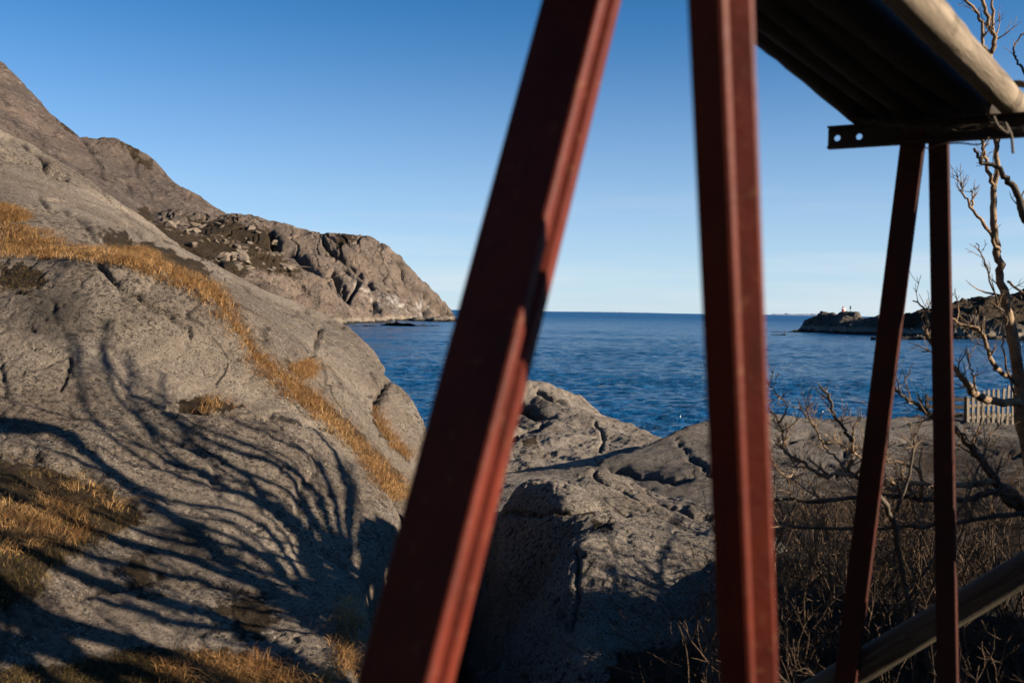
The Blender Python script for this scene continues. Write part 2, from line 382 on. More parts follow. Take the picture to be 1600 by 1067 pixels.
    used = np.unique(Q); rem = np.full(na * ny, -1); rem[used] = np.arange(len(used)); Q = rem[Q]; V2 = V2[used]; masks = masks[used]
    o = mesh_obj(name, V2, None, mat, quads=Q)
    at = o.data.color_attributes.new('masks', 'FLOAT_COLOR', 'POINT'); at.data.foreach_set('color', masks.ravel())
    if bvh: BVH[name] = BVHTree.FromPolygons([tuple(v) for v in V2], [tuple(q) for q in Q.tolist()])
    return o
def cast(px, py, names):
    d = ray(px, py); best = None
    for k in names:
        h = BVH[k].ray_cast(EYE, d)
        if h[0] is not None and (best is None or h[3] < best[3]): best = h
    return best
def drop(x, yy, names):
    best = None
    for k in names:
        h = BVH[k].ray_cast(Vector((x, yy, 40)), Vector((0, 0, -1)))
        if h[0] is not None and (best is None or h[0].z > best.z): best = h[0]
    return best

# ================================================================== THE SETTING
# sea: real waves near the shore, running out into a flat sheet whose ripples are too far off to tell apart
aw = np.linspace(-0.62, 1.05, 470); yw = np.concatenate([[14, 30], np.exp(np.linspace(math.log(40), math.log(900), 680)), np.geomspace(1000, 70000, 40)])
AW, YW = np.meshgrid(aw, yw); XW = AW * YW; flat = np.stack([XW.ravel(), YW.ravel(), 0 * XW.ravel()], 1)
nearm = np.where((flat[:, 1] > 38) & (flat[:, 1] < 905))[0]; f = flat[nearm]; fade = np.clip((f[:, 1] - 38) / 10, 0, 1) * np.clip((900 - f[:, 1]) / 300, 0, 1)
dyv = f[:, 1] * math.log(900 / 40) / 680
gust = np.clip(0.75 + 0.7 * perlin(f / [60, 26, 1]), .2, 1.5)
hw = np.zeros(len(f))
for (lx, ly, am) in ((8, 4, .13), (3.6, 2.0, .19), (1.9, 1.1, .17), (1.1, .7, .10)):
    q = f.copy(); q[:, 1] += 0.12 * q[:, 0]
    hw += am * fbm(q / [lx, ly, 1], 2) * np.clip(ly / (2.4 * dyv) , 0, 1) ** 1.0 * (ly > 1.0 * dyv)
q = f.copy(); q[:, 1] -= .07 * q[:, 0]; hw += 0.30 * perlin(q / [34, 12, 1]) * 1.0
flat[nearm, 2] = hw * fade * gust
idx = np.arange(len(aw) * len(yw)).reshape(len(yw), len(aw))
Q = np.stack([idx[:-1, :-1], idx[:-1, 1:], idx[1:, 1:], idx[1:, :-1]], -1).reshape(-1, 4)
tag(mesh_obj('sea', flat, None, M_sea, quads=Q), 'deep blue rippled sea reaching to the horizon', kind='structure')

# far mountain
tag(slab('mountain', M_mount,
     [(-500, -330, 700), (-250, -200, 700), (-100, -30, 700), (0, 95, 700), (40, 133, 700), (85, 183, 700), (120, 212, 700), (155, 215, 720), (200, 231, 720), (240, 252, 720),
      (270, 282, 720), (300, 297, 720), (332, 318, 720), (353, 338, 720), (385, 372, 700), (330, 420, 560), (100, 420, 420), (-300, 420, 330), (-500, 300, 300)],
     [(0, 200, 560), (100, 260, 580), (200, 300, 610), (280, 330, 640), (-200, 100, 520), (0, 300, 450), (60, 200, 630), (150, 270, 640)],
     a=(-0.85, -0.24), y=(300, 860), res=(330, 300), steep=1.3, rnd=6, floor=0, warp=(5, 40),
     noise=[(150, 4, 3, 'n'), (60, 3.2, 4, 'r', (1.0, .4, .35), 32), (26, 1.5, 4, 'step', (1, .4, .3), 32), (40, 2.2, 3, 'crack', (1.2, .25, .2), 32), (17, 1.6, 3, 'crack', (1.2, .3, .25), 40), (12, 0.8, 4, 'step', (1.2, .4, .3), 35), (8, 0.35, 3, 'r')],
     cracks=[([(100, 190), (122, 215), (135, 240), (150, 262), (160, 285)], 3, 3), ([(205, 240), (215, 270), (235, 310)], 2.5, 1.6), ([(240, 258), (262, 285), (300, 320)], 2.5, 1.6), ([(0, 150), (60, 210), (110, 270)], 2, 1), ([(20, 190), (50, 240), (80, 262)], 2, 3)],
     veg=[([(85, 182), (120, 210), (130, 220), (112, 215), (88, 195)], 3), ([(170, 220), (215, 238), (240, 262), (225, 262), (190, 235)], 5), ([(215, 320), (240, 335), (250, 350), (215, 345)], 6)], bvh=False, log=False),
    'steep bare purplish brown mountain side rising at the far left', kind='structure')

# headland
tag(slab('headland', M_cliff,
     [(100, 350, 600), (200, 338, 610), (270, 333, 610), (355, 339, 610), (400, 343, 600), (450, 353, 600), (520, 366, 595), (555, 366, 590), (575, 374, 590), (600, 387, 590), (625, 405, 595), (650, 432, 600), (680, 461, 612), (700, 478, 620), (708, 488, 622), (709.5, 499, 615),
      (690, 500.5, 575), (650, 502, 520), (600, 503.5, 470), (560, 504.5, 432), (500, 500, 400), (380, 470, 380), (250, 440, 370), (100, 420, 380)],
     [(200, 380, 500), (300, 390, 490), (400, 400, 500), (450, 425, 480), (500, 465, 450), (545, 420, 545), (600, 430, 560), (560, 460, 500), (600, 470, 510), (640, 470, 545), (680, 480, 590), (330, 360, 560), (430, 380, 550), (500, 400, 540), (470, 400, 548), (620, 495, 498), (560, 495, 455)],
     a=(-0.46, -0.045), y=(350, 700), res=(460, 380), steep=2.2, rnd=3, floor=-0.5, warp=(3, 30), log=False,
     noise=[(70, 3, 3, 'n'), (34, 1.2, 4, 'r', (1.0, .4, .35), 30), (24, 2.6, 4, 'step', (1, .4, .3), 35), (30, 3.6, 4, 'crack', (1, .5, .35), 35), (16, 2.2, 3, 'crack', (1, .3, .2), 30), (9, 0.5, 4, 'step'), (5, 0.2, 3, 'r')],
     cracks=[([(418, 362), (440, 385), (470, 405), (500, 435), (528, 480), (540, 494)], 5, 14), ([(430, 372), (455, 400)], 6, 8), ([(520, 430), (550, 480)], 4, 8), ([(505, 380), (540, 410), (560, 425), (575, 450)], 3, 7), ([(610, 400), (650, 450), (672, 470), (700, 490)], 2.5, 6), ([(680, 476), (690, 492)], 3, 8), ([(668, 478), (666, 500)], 4, 9), ([(580, 474), (590, 488)], 3, 7), ([(540, 422), (556, 440), (548, 470)], 3, 7)],
     white=[([(548, 440), (575, 450), (580, 465), (556, 460)], 5), ([(570, 475), (590, 470), (592, 497), (572, 496)], 5), ([(600, 465), (625, 462), (620, 480), (600, 486)], 6), ([(612, 486), (665, 484), (662, 499), (610, 499)], 6), ([(640, 470), (665, 470), (665, 480), (645, 482)], 5)],
     veg=[([(290, 345), (350, 345), (420, 358), (440, 380), (425, 395), (380, 385), (300, 372)], 14), ([(530, 370), (550, 368), (560, 380), (525, 385)], 5)], bvh=True),
    'fractured brown cliff headland dropping into the sea with white bird stains', kind='structure')
tag(slab('hillside', M_cliff,
     [(120, 330, 330), (200, 340, 330), (260, 352, 330), (330, 370, 335), (400, 388, 345), (430, 396, 350), (470, 420, 362), (500, 440, 372), (530, 463, 390), (556, 484, 410), (585, 494, 424), (600, 499, 440), (580, 503.5, 440), (540, 504, 415), (480, 495, 330), (400, 470, 250), (300, 440, 200), (200, 410, 170), (100, 370, 170)],
     [(300, 400, 265), (400, 430, 290), (480, 460, 340), (350, 410, 270)],
     a=(-0.46, -0.12), y=(160, 460), res=(330, 300), steep=1.6, rnd=2, floor=-0.5, warp=(2, 20),
     noise=[(40, 1.5, 3, 'n'), (22, 0.8, 4, 'r'), (13, 1.1, 4, 'step'), (16, 1.2, 3, 'crack'), (3, 0.2, 3, 'r')],
     cracks=[([(400, 440), (430, 455), (470, 462)], 2, 1.5), ([(500, 478), (530, 490), (550, 500)], 2, 2), ([(345, 395), (350, 430)], 5, 3)],
     veg=[([(240, 350), (330, 366), (420, 390), (470, 420), (460, 440), (420, 425), (380, 428), (350, 450), (300, 430), (240, 400)], 14)]),
    'pale rocky hillside with heather running down to the water below the headland', kind='structure')

# far-off islands on the right
tag(slab('island', M_isle,
     [(1247, 518.3, 372), (1262, 505, 369), (1275, 499, 366), (1290, 495, 361), (1312, 490, 355), (1328, 491, 350), (1350, 495.5, 342), (1400, 498, 332), (1450, 500, 338), (1460, 526, 330), (1400, 525.5, 318), (1340, 523, 326), (1290, 520.5, 345)],
     [(1310, 503, 345), (1350, 510, 330), (1280, 508, 360), (1400, 510, 323)],
     a=(0.26, 0.46), y=(300, 410), res=(300, 170), steep=1.6, rnd=1, floor=-0.4, warp=(1.2, 9), log=False, bvh=True,
     noise=[(20, 1.6, 3, 'n'), (11, 1.2, 4, 'r'), (6, 0.8, 3, 'step'), (9, 1.6, 3, 'crack')]),
    'low rocky islet with a small light station on top', kind='structure')
tag(slab('shore', M_isle,
     [(1385, 505, 330), (1408, 491, 318), (1430, 484, 320), (1460, 479, 322), (1500, 479, 322), (1530, 471, 326), (1560, 466, 330), (1600, 460, 335), (1750, 430, 380), (2000, 420, 380), (2000, 545, 240), (1700, 534, 270), (1600, 531, 285), (1500, 529, 295), (1408, 527, 302), (1385, 525, 310)],
     [(1450, 510, 306), (1550, 505, 300), (1500, 495, 308), (1650, 500, 300), (1600, 480, 318)],
     a=(0.36, 0.80), y=(230, 420), res=(300, 180), steep=1.6, rnd=1.5, floor=-0.4, warp=(1.5, 12), log=False, bvh=True,
     noise=[(25, 2.0, 3, 'n'), (11, 1.4, 4, 'r'), (6, 1.0, 3, 'step'), (9, 1.6, 3, 'crack'), (2.5, .5, 3, 'n')],
     veg=[([(1400, 485), (1700, 430), (1700, 508), (1400, 510)], 5)]),
    'dark scrubby shore across the bay at the right', kind='structure')
# snow mountains at the horizon
def far_range(px0, px1, hgt, seed):
    rs = np.random.default_rng(seed); n_ = 60; D = 42000; V = []; F = []
    for i in range(n_ + 1):
        px = px0 + (px1 - px0) * i / n_; b = P(px, 486, D); x = b[0]
        t = i / n_; h = hgt * (0.35 + 0.65 * math.sin(math.pi * t)) * (0.5 + 0.5 * float(fbm(np.array([[i * .35, seed, 0]]), 4)[0]) + 0.3)
        h = max(h, 15) * (min(1, 6 * t) * min(1, 6 * (1 - t)))
        V += [(x, D - 900, -5), (x + rs.uniform(-60, 60), D - 350, h * 0.55), (x, D, h), (x, D + 900, -5)]
    for i in range(n_):
        for j in range(3): F.append((i * 4 + j, (i + 1) * 4 + j, (i + 1) * 4 + j + 1, i * 4 + j + 1))
    return mesh_obj('far_mountains', V, F, M_snow_haze, smooth=False)
tag(far_range(870, 1055, 28, 2), 'faint snowy mountains on the horizon', kind='structure')
tag(far_range(1185, 1330, 90, 6), 'faint snowy mountains on the horizon', kind='structure')

NZ_near = [(2.2, 0.08, 2, 'n'), (0.6, 0.03, 5, 'n'), (1.4, 0.03, 3, 'step'), (1.7, 0.02, 2, 'crack'), (0.11, 0.004, 3, 'n'), (0.10, 0.012, 2, 'pit')]
# near slab on the left
E_out = [(-420, 330, 11.5), (-200, 375, 10.9), (40, 398, 10.5), (120, 400, 10.4), (200, 406, 10.1), (270, 433, 9.9), (330, 468, 9.7), (370, 520, 9.5), (400, 560, 9.3), (450, 606, 9.1), (520, 662, 8.8), (560, 712, 8.5), (602, 782, 8.0),
         (606, 825, 7.6), (548, 888, 6.8), (546, 950, 6.1), (552, 1010, 5.5), (556, 1067, 5.0), (560, 1250, 4.0), (300, 1500, 2.9), (-400, 1500, 2.6), (-900, 1200, 3.4), (-1100, 700, 6.5)]
E_in = [(0, 450, 9.6), (0, 550, 8.3), (0, 640, 7.3), (0, 720, 6.5), (0, 800, 5.8), (0, 900, 5.1), (0, 1067, 4.4), (200, 500, 9.1), (200, 600, 8.3), (200, 700, 7.3), (200, 800, 6.45), (200, 900, 5.7), (200, 1067, 4.75),
        (400, 640, 8.4), (400, 665, 8.05), (400, 750, 7.35), (400, 850, 6.6), (400, 950, 5.85), (400, 1067, 5.0), (500, 800, 7.35), (500, 900, 6.5), (-400, 600, 7.8), (-400, 900, 4.9), (300, 560, 8.9), (460, 655, 8.4)]
grass_near = [[(-20, 700), (60, 722), (110, 740), (160, 760), (215, 790), (230, 815), (190, 830), (150, 850), (80, 890), (60, 930), (-20, 960)],
              [(-20, 1045), (100, 1030), (230, 1010), (350, 1020), (430, 1045), (500, 1075), (-20, 1080)]]
E = slab('rock_slab', M_near, E_out, E_in, a=(-1.25, -0.10), y=(2.4, 12.5), res=(620, 560), steep=3.2, rnd=0.10, floor=1.5, warp=(0.05, 0.5), noise=NZ_near,
     cracks=[([(160, 425), (190, 450), (215, 458), (260, 480), (300, 520)], 5, 0.06), ([(265, 644), (330, 646), (400, 650), (470, 656), (520, 668)], 5, 0.14), ([(60, 575), (110, 560), (95, 610)], 4, 0.04), ([(0, 700), (60, 710), (130, 735), (230, 800)], 6, 0.08), ([(120, 930), (250, 905), (420, 940)], 5, 0.05), ([(40, 540), (75, 560), (110, 590)], 3, 0.03)],
     veg=[(g, 14) for g in grass_near] + [([(0, 412), (60, 418), (75, 440), (50, 455), (0, 455)], 8), ([(180, 880), (230, 870), (260, 920), (220, 930)], 30), ([(330, 960), (400, 930), (440, 990), (380, 1010)], 34), ([(275, 625), (330, 615), (385, 640), (280, 645)], 5)],
     dark=[([(40, 455), (120, 450), (150, 500), (90, 540), (20, 500)], 30), ([(240, 820), (330, 830), (320, 870), (230, 860)], 20)])
tag(E, 'big smooth grey rock slab streaked with branch shadows at the left', kind='structure')
# slope beyond the grassy gully
D_out = [(-700, -120, 24), (-300, 60, 22), (-100, 150, 21), (0, 205, 20.5), (60, 238, 20), (150, 288, 20), (230, 343, 20), (300, 398, 20), (345, 434, 20), (385, 443, 19.5), (450, 468, 19), (500, 487, 18.5), (540, 503, 18), (570, 528, 17.2), (590, 558, 16.4), (606, 588, 15.5),
         (640, 613, 15.2), (662, 645, 14.8), (668, 690, 14), (655, 745, 12.5), (650, 810, 9.4), (600, 850, 8.2), (500, 760, 8.2), (380, 640, 8.7), (250, 520, 9.2), (100, 450, 9.8), (-300, 420, 10.2), (-800, 420, 10.4), (-900, 200, 14)]
D_in = [(0, 392, 11), (100, 388, 11), (220, 408, 10.7), (330, 456, 10.4), (380, 515, 10.2), (430, 575, 10), (500, 632, 9.8), (560, 695, 9.5), (620, 775, 9.2),
        (0, 285, 15.5), (150, 340, 15.2), (100, 345, 12.6), (250, 385, 14.6), (400, 480, 14), (480, 530, 13.8), (550, 600, 13), (590, 660, 12.2), (0, 340, 12.4), (200, 385, 12.2), (-300, 250, 15), (330, 430, 16), (300, 425, 12.6)]
gully = [[(0, 345), (30, 352), (70, 360), (110, 385), (170, 383), (215, 395), (250, 407), (300, 425), (330, 442), (352, 465), (362, 495), (392, 540), (432, 577), (480, 605), (512, 643), (550, 680), (585, 715), (628, 757), (634, 778), (605, 777), (572, 737), (536, 692), (496, 657), (446, 617), (400, 572), (366, 522), (332, 474), (258, 438), (200, 416), (120, 404), (40, 402), (0, 403)],
         [(0, 318), (30, 330), (35, 345), (0, 345)], [(180, 398), (215, 385), (240, 400), (210, 410)],
         [(580, 632), (588, 636), (600, 668), (636, 708), (636, 718), (608, 698), (584, 657)],
         [(455, 575), (478, 560), (484, 575), (470, 592)]]
Dm = slab('rock_slope', M_mid, D_out, D_in, a=(-1.25, -0.06), y=(8, 25), res=(460, 400), steep=2.8, rnd=0.25, floor=-0.5, warp=(0.12, 1.2),
     noise=[(4, 0.10, 2, 'n'), (1.3, 0.045, 4, 'n'), (3, 0.07, 2, 'crack'), (0.22, 0.010, 3, 'n'), (0.22, 0.025, 2, 'pit')],
     cracks=[([(0, 215), (40, 240), (90, 268), (102, 278)], 3.5, 0.30), ([(200, 352), (230, 372), (260, 380)], 4, .15), ([(502, 510), (495, 540), (470, 570)], 3.5, 0.14), ([(607, 590), (592, 625), (585, 640), (600, 668), (636, 712)], 4, 0.22), ([(395, 555), (370, 490), (360, 470)], 4, .1), ([(440, 470), (500, 495), (540, 505)], 3, .1), ([(60, 300), (80, 322), (120, 340), (150, 360), (190, 378)], 4, .08), ([(180, 370), (240, 395), (320, 425)], 5, .15)],
     veg=[(g, 9) for g in gully] + [([(150, 350), (240, 380), (340, 425), (320, 430), (220, 400)], 6)])
tag(Dm, 'sunlit grey rock slope beyond the grassy gully at the left', kind='structure')

# the ground between and below the rocks, and the land at the right
def base_ground():
    na, ny = 160, 160; A = np.linspace(-9, 14, na); Y = np.linspace(-6, 44, ny); XX, YY = np.meshgrid(A, Y)
    z = 4.0 - 0.14 * np.maximum(YY - 5, 0) - 0.9 * np.exp(-((XX + 0.3) / 1.2) ** 2) * np.clip((YY - 2.5) / 3, 0, 1) + 0 * XX
    z = np.where(YY > 20, z - 0.04 * (YY - 20), z)
    z = z + 0.12 * fbm(np.stack([XX.ravel() / 1.5, YY.ravel() / 1.5, 0 * XX.ravel()], 1), 4).reshape(XX.shape)
    V = np.stack([XX, YY, z], -1).reshape(-1, 3); idx = np.arange(na * ny).reshape(ny, na)
    Q = np.stack([idx[:-1, :-1], idx[:-1, 1:], idx[1:, 1:], idx[1:, :-1]], -1).reshape(-1, 4)
    o = mesh_obj('ground', V, None, M_ground, quads=Q); BVH['ground'] = BVHTree.FromPolygons([tuple(v) for v in V], [tuple(q) for q in Q.tolist()])
    return o
n = NT('heath_ground'); f1 = n.noise(3, 6, .7); f2 = n.noise(30, 5, .7)
col = n.mix(n.rng(f1, .35, .65), (0.010, 0.008, 0.006), (0.026, 0.019, 0.012)); col = n.mix(n.rng(f2, .4, .7, 0, .7), col, (0.07, 0.05, 0.03))
M_ground = n.out(col, 0.95, n.bump(f2, 0.03, 1, n.bump(f1, 0.08)), 0.1)
tag(base_ground(), 'dark peaty ground between the rocks', kind='structure')
NZ_c = [(2.5, 0.08, 2, 'n'), (0.7, 0.03, 4, 'n'), (0.12, 0.008, 4, 'n')]
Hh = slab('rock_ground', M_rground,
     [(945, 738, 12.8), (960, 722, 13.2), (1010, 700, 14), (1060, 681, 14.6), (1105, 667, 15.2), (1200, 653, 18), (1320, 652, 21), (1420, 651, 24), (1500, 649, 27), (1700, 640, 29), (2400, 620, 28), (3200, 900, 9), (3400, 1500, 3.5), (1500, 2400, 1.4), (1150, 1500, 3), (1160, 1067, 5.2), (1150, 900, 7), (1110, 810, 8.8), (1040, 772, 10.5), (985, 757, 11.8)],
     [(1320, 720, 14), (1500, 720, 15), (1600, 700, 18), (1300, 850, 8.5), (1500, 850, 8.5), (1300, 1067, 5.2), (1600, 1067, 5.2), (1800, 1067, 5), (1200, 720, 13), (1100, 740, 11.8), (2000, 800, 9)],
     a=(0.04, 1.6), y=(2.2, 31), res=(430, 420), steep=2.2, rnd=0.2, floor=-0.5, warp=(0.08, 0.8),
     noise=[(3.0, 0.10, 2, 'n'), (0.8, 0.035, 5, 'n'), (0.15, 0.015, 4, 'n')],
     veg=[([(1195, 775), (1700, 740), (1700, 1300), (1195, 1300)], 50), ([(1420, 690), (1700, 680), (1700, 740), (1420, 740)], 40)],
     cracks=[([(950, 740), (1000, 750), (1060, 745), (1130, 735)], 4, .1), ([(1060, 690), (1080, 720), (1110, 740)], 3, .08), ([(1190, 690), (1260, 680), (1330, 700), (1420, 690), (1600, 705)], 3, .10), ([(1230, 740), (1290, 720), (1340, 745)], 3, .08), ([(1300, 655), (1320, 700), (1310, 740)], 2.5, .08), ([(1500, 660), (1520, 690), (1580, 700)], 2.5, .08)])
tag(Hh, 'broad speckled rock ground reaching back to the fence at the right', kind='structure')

BO = dict(warp=(0.06, 0.6), bvh=True)
b1 = slab('boulder', M_center, [(790, 640, 27), (800, 603, 27.5), (820, 594.5, 28), (845, 595, 28), (880, 605, 28), (912, 620, 28), (945, 645, 27), (960, 672, 25), (900, 680, 23), (800, 690, 23)],
     [(850, 640, 25.2), (900, 650, 25.2)], a=(-0.05, 0.16), y=(21, 32), res=(200, 200), steep=3, rnd=.3, floor=-0.5, warp=(.1, 1.), noise=[(2.5, .10, 2, 'n'), (.8, .05, 4, 'n'), (.9, .06, 4, 'step'), (.2, .015, 3, 'n')],
     cracks=[([(815, 630), (830, 645), (860, 655)], 6, .4), ([(840, 610), (870, 625), (900, 640)], 2.5, .15)], dark=[([(812, 628), (850, 632), (860, 648), (815, 655)], 8)])
tag(b1, 'rounded sunlit boulder farthest back beside the water', 'rock')
b2 = slab('boulder', M_center, [(780, 690, 19.5), (805, 668, 21), (850, 655, 22), (920, 650, 22.5), (960, 656, 22.5), (1000, 668, 22), (1046, 684, 21.3), (1062, 705, 19), (1000, 740, 15.5), (860, 760, 15), (770, 750, 16)],
     [(800, 700, 18.8), (860, 690, 19.5), (930, 690, 19.5), (990, 700, 19), (880, 725, 17)], a=(-0.05, 0.20), y=(13.5, 25), res=(240, 220), steep=3, rnd=.25, floor=-0.5, warp=(.1, .9),
     noise=[(2.2, .08, 2, 'n'), (.8, .045, 4, 'n'), (.8, .05, 4, 'step'), (.16, .010, 3, 'n')],
     cracks=[([(800, 690), (812, 672), (850, 665)], 5, .3), ([(930, 660), (950, 690), (940, 710)], 2.5, .1)], veg=[([(815, 690), (840, 685), (845, 700), (820, 705)], 6)])
tag(b2, 'low sunlit boulder in the middle in front of the rounded one', 'rock')
b5 = slab('boulder', M_center, [(690, 765, 12), (760, 742, 12.5), (850, 731, 13), (932, 728, 13), (955, 745, 12.2), (950, 775, 10.8), (850, 800, 10), (740, 850, 9.6), (680, 830, 10)],
     [(820, 765, 11.3)], a=(-0.12, 0.13), y=(8.8, 15), res=(180, 160), steep=3, rnd=.15, floor=-0.5, noise=NZ_c, **BO)
tag(b5, 'low rock in shadow wedged behind the nearest boulder', 'rock')
b4 = slab('boulder', M_center,
     [(925, 731, 9.8), (870, 756, 9.2), (790, 797, 8.9), (770, 830, 9.0), (752, 900, 9.0), (740, 1000, 8.8), (730, 1100, 8.2), (740, 1250, 6.2), (1160, 1250, 5.0), (1230, 1067, 5.8), (1230, 930, 7.0), (1215, 850, 7.8), (1150, 812, 8.4), (1110, 792, 8.8), (1050, 776, 9.3), (985, 750, 9.7)],
     [(850, 815, 8.2), (950, 800, 8.3), (1050, 830, 7.95), (895, 850, 7.3), (1000, 880, 7.2), (1100, 880, 7.25), (890, 960, 6.65), (1000, 980, 6.6), (1100, 980, 6.5), (900, 1067, 6.1), (1050, 1067, 5.9), (820, 900, 8.1), (810, 980, 7.9), (940, 760, 9.1)],
     a=(-0.10, 0.36), y=(4.2, 11.5), res=(340, 400), steep=3.5, rnd=.12, floor=1.0, noise=[(1.8, 0.05, 2, 'n'), (0.45, 0.02, 4, 'n'), (0.6, 0.035, 4, 'step'), (0.1, 0.006, 4, 'n'), (0.12, 0.012, 2, 'pit')],
     cracks=[([(790, 800), (860, 805), (930, 800), (980, 805)], 4, .06), ([(930, 735), (960, 765), (1010, 790), (1110, 800)], 3.5, .08), ([(900, 860), (905, 920), (890, 980)], 4, .05)], veg=[([(860, 798), (935, 795), (930, 806), (865, 808)], 4), ([(970, 1010), (1200, 1000), (1220, 1100), (930, 1100)], 20), ([(920, 815), (960, 815), (955, 835), (925, 832)], 6)], **BO)
tag(b4, 'big pitted boulder nearest the camera, its left face in deep shade', 'rock')

# rock bank added outside the frame to keep low sun off the thicket
def bank():
    na, ny = 120, 120; X = np.linspace(5.5, 22, na); Y = np.linspace(-14, 9, ny); XX, YY = np.meshgrid(X, Y)
    h = 3.7 * np.exp(-((XX - 11.5) / 2.6) ** 2) * np.clip((5.0 - YY) / 1.8, 0, 1) * np.clip((YY + 13) / 3, 0, 1)
    q = np.stack([XX.ravel() / 2, YY.ravel() / 2, 0 * XX.ravel()], 1); z = 3.6 + h + 0.55 * fbm(q * 1.6, 4).reshape(XX.shape) * np.clip(h, 0, 1) - np.clip((7 - XX), 0, 2) * .8
    V = np.stack([XX, YY, z], -1).reshape(-1, 3); idx = np.arange(na * ny).reshape(ny, na)
    Q = np.stack([idx[:-1, :-1], idx[:-1, 1:], idx[1:, 1:], idx[1:, :-1]], -1).reshape(-1, 4)
    return mesh_obj('shade_bank', V, None, M_center, quads=Q)
tag(bank(), 'low rock bank added beyond the right edge to shade the thicket', kind='structure')

# steep cove hillside added unseen behind the viewer to cut sky fill
def sky_block_hill():
    na, nr = 150, 60; A = np.linspace(R(150), R(318), na); D = np.geomspace(16, 170, nr); AA, DD = np.meshgrid(A, D)
    X = DD * np.sin(AA); Y = DD * np.cos(AA); t = np.clip((DD - 16) / 150, 0, 1); edge = np.clip((AA - R(150)) / R(25), 0, 1) * np.clip((R(318) - AA) / R(35), 0, 1)
    z = 3.0 + edge * (105 * t ** .85) + 5 * t * fbm(np.stack([X.ravel() / 22, Y.ravel() / 22, 0 * X.ravel()], 1), 5).reshape(X.shape)
    V = np.stack([X, Y, z], -1).reshape(-1, 3); idx = np.arange(na * nr).reshape(nr, na)
    Q = np.stack([idx[:-1, :-1], idx[:-1, 1:], idx[1:, 1:], idx[1:, :-1]], -1).reshape(-1, 4)
    return mesh_obj('hillside', V, None, M_isle, quads=Q)
tag(sky_block_hill(), 'steep dark unseen hill added behind the viewer to cut sky light', kind='structure')

# blocks in the boulder field on the hillside
blocks = []
def block_mesh(seed):
    rs = random.Random(seed); bm = bmesh.new()
    for _ in range(14):
        v = Vector((rs.gauss(0, 1), rs.gauss(0, 1), rs.gauss(0, 1))).normalized(); bm.verts.new((v.x * 1.0, v.y * 0.8, v.z * 0.6 + 0.3))
    bmesh.ops.convex_hull(bm, input=bm.verts[:]); 
    bmesh.ops.delete(bm, geom=[v for v in bm.verts if not v.link_faces], context='VERTS')
    bmesh.ops.bevel(bm, geom=bm.edges[:], offset=0.06, segments=1, affect='EDGES')
    me = bpy.data.meshes.new('boulder'); bm.to_mesh(me); bm.free(); me.materials.append(M_block); return me
M_block = rock_mat('rock_block', 5, ((0.11, 0.09, 0.07), (0.21, 0.17, 0.13)), spots=0.4)
bms = [block_mesh(i) for i in range(6)]
rs = random.Random(11); cnt = 0
while cnt < 70:
    px, py = rs.uniform(255, 470), rs.uniform(343, 445)
    if not inside(np.array([[px, py]]), [(262, 345), (330, 345), (400, 350), (432, 372), (445, 400), (470, 425), (460, 438), (420, 430), (370, 425), (330, 410), (262, 362)])[0]: continue
    h = cast(px, py, ('hillside', 'headland', 'rock_slope'))
    if h is None or h[3] < 100: continue
    o = bpy.data.objects.new('boulder', bms[rs.randrange(6)]); C.objects.link(o)
    s = rs.choice((0.8, 1.2, 1.7, 2.4)) * h[3] / 330; o.location = h[0] - Vector((0, 0, 0.2 * s)); o.scale = (s * rs.uniform(.8, 1.7), s, s * rs.uniform(.7, 1.1)); o.rotation_euler = (rs.uniform(-.4, .4), rs.uniform(-.1, .7), rs.uniform(0, 6.28))
    tag(o, 'angular fallen rock in the heather covered boulder field below the headland ridge', 'rock', 'fallen rocks in the boulder field'); cnt += 1

# ================================================================== TUBES, TREES
class Tubes:
    def __init__(s): s.v = []; s.f = []; s.n = 0
    def add(s, pts, rad, sides=7, cap=True):
        pts = np.asarray(pts, float); m = len(pts)
        T = np.gradient(pts, axis=0); T /= np.maximum(np.linalg.norm(T, axis=1), 1e-9)[:, None]
        ref = np.array([0.31, 0.93, 0.2]); 
        if abs(T[0] @ ref) > 0.9: ref = np.array([1., 0, 0])
        u = np.cross(T[0], ref); u /= np.linalg.norm(u); ang = np.linspace(0, 2 * np.pi, sides, endpoint=False)
        for i in range(m):
            u = u - T[i] * (u @ T[i]); u /= max(np.linalg.norm(u), 1e-9); w = np.cross(T[i], u)
            s.v.append(pts[i] + rad[i] * (np.cos(ang)[:, None] * u + np.sin(ang)[:, None] * w))
        b = s.n
        for i in range(m - 1):
            for k in range(sides):
                k2 = (k + 1) % sides
                s.f.append((b + i * sides + k, b + i * sides + k2, b + (i + 1) * sides + k2, b + (i + 1) * sides + k))
        if cap: s.f.append(tuple(b + k for k in range(sides))[::-1]); s.f.append(tuple(b + (m - 1) * sides + k for k in range(sides)))
        s.n += m * sides
    def build(s, name, mat, parent=None):
        if not s.v: return None
        return mesh_obj(name, np.vstack(s.v), s.f, mat, parent)
def smooth_path(pts, sub=5, wig=0.0, rs=None):
    pts = np.asarray(pts, float); 
    if len(pts) < 3: 
        t = np.linspace(0, 1, sub * 2)[:, None]; out = pts[0] * (1 - t) + pts[-1] * t
    else:
        ext = np.vstack([2 * pts[0] - pts[1], pts, 2 * pts[-1] - pts[-2]]); out = []
        for i in range(1, len(ext) - 2):
            for k in range(sub):
                t = k / sub; a, b, c, d = ext[i - 1:i + 3]
                out.append(0.5 * (2 * b + (c - a) * t + (2 * a - 5 * b + 4 * c - d) * t * t + (3 * b - a - 3 * c + d) * t ** 3))
        out.append(pts[-1]); out = np.array(out)
    if wig and rs is not None:
        nz = rs.normal(size=out.shape) * wig; nz[0] = 0; nz[-1] = 0
        out = out + nz
    return out
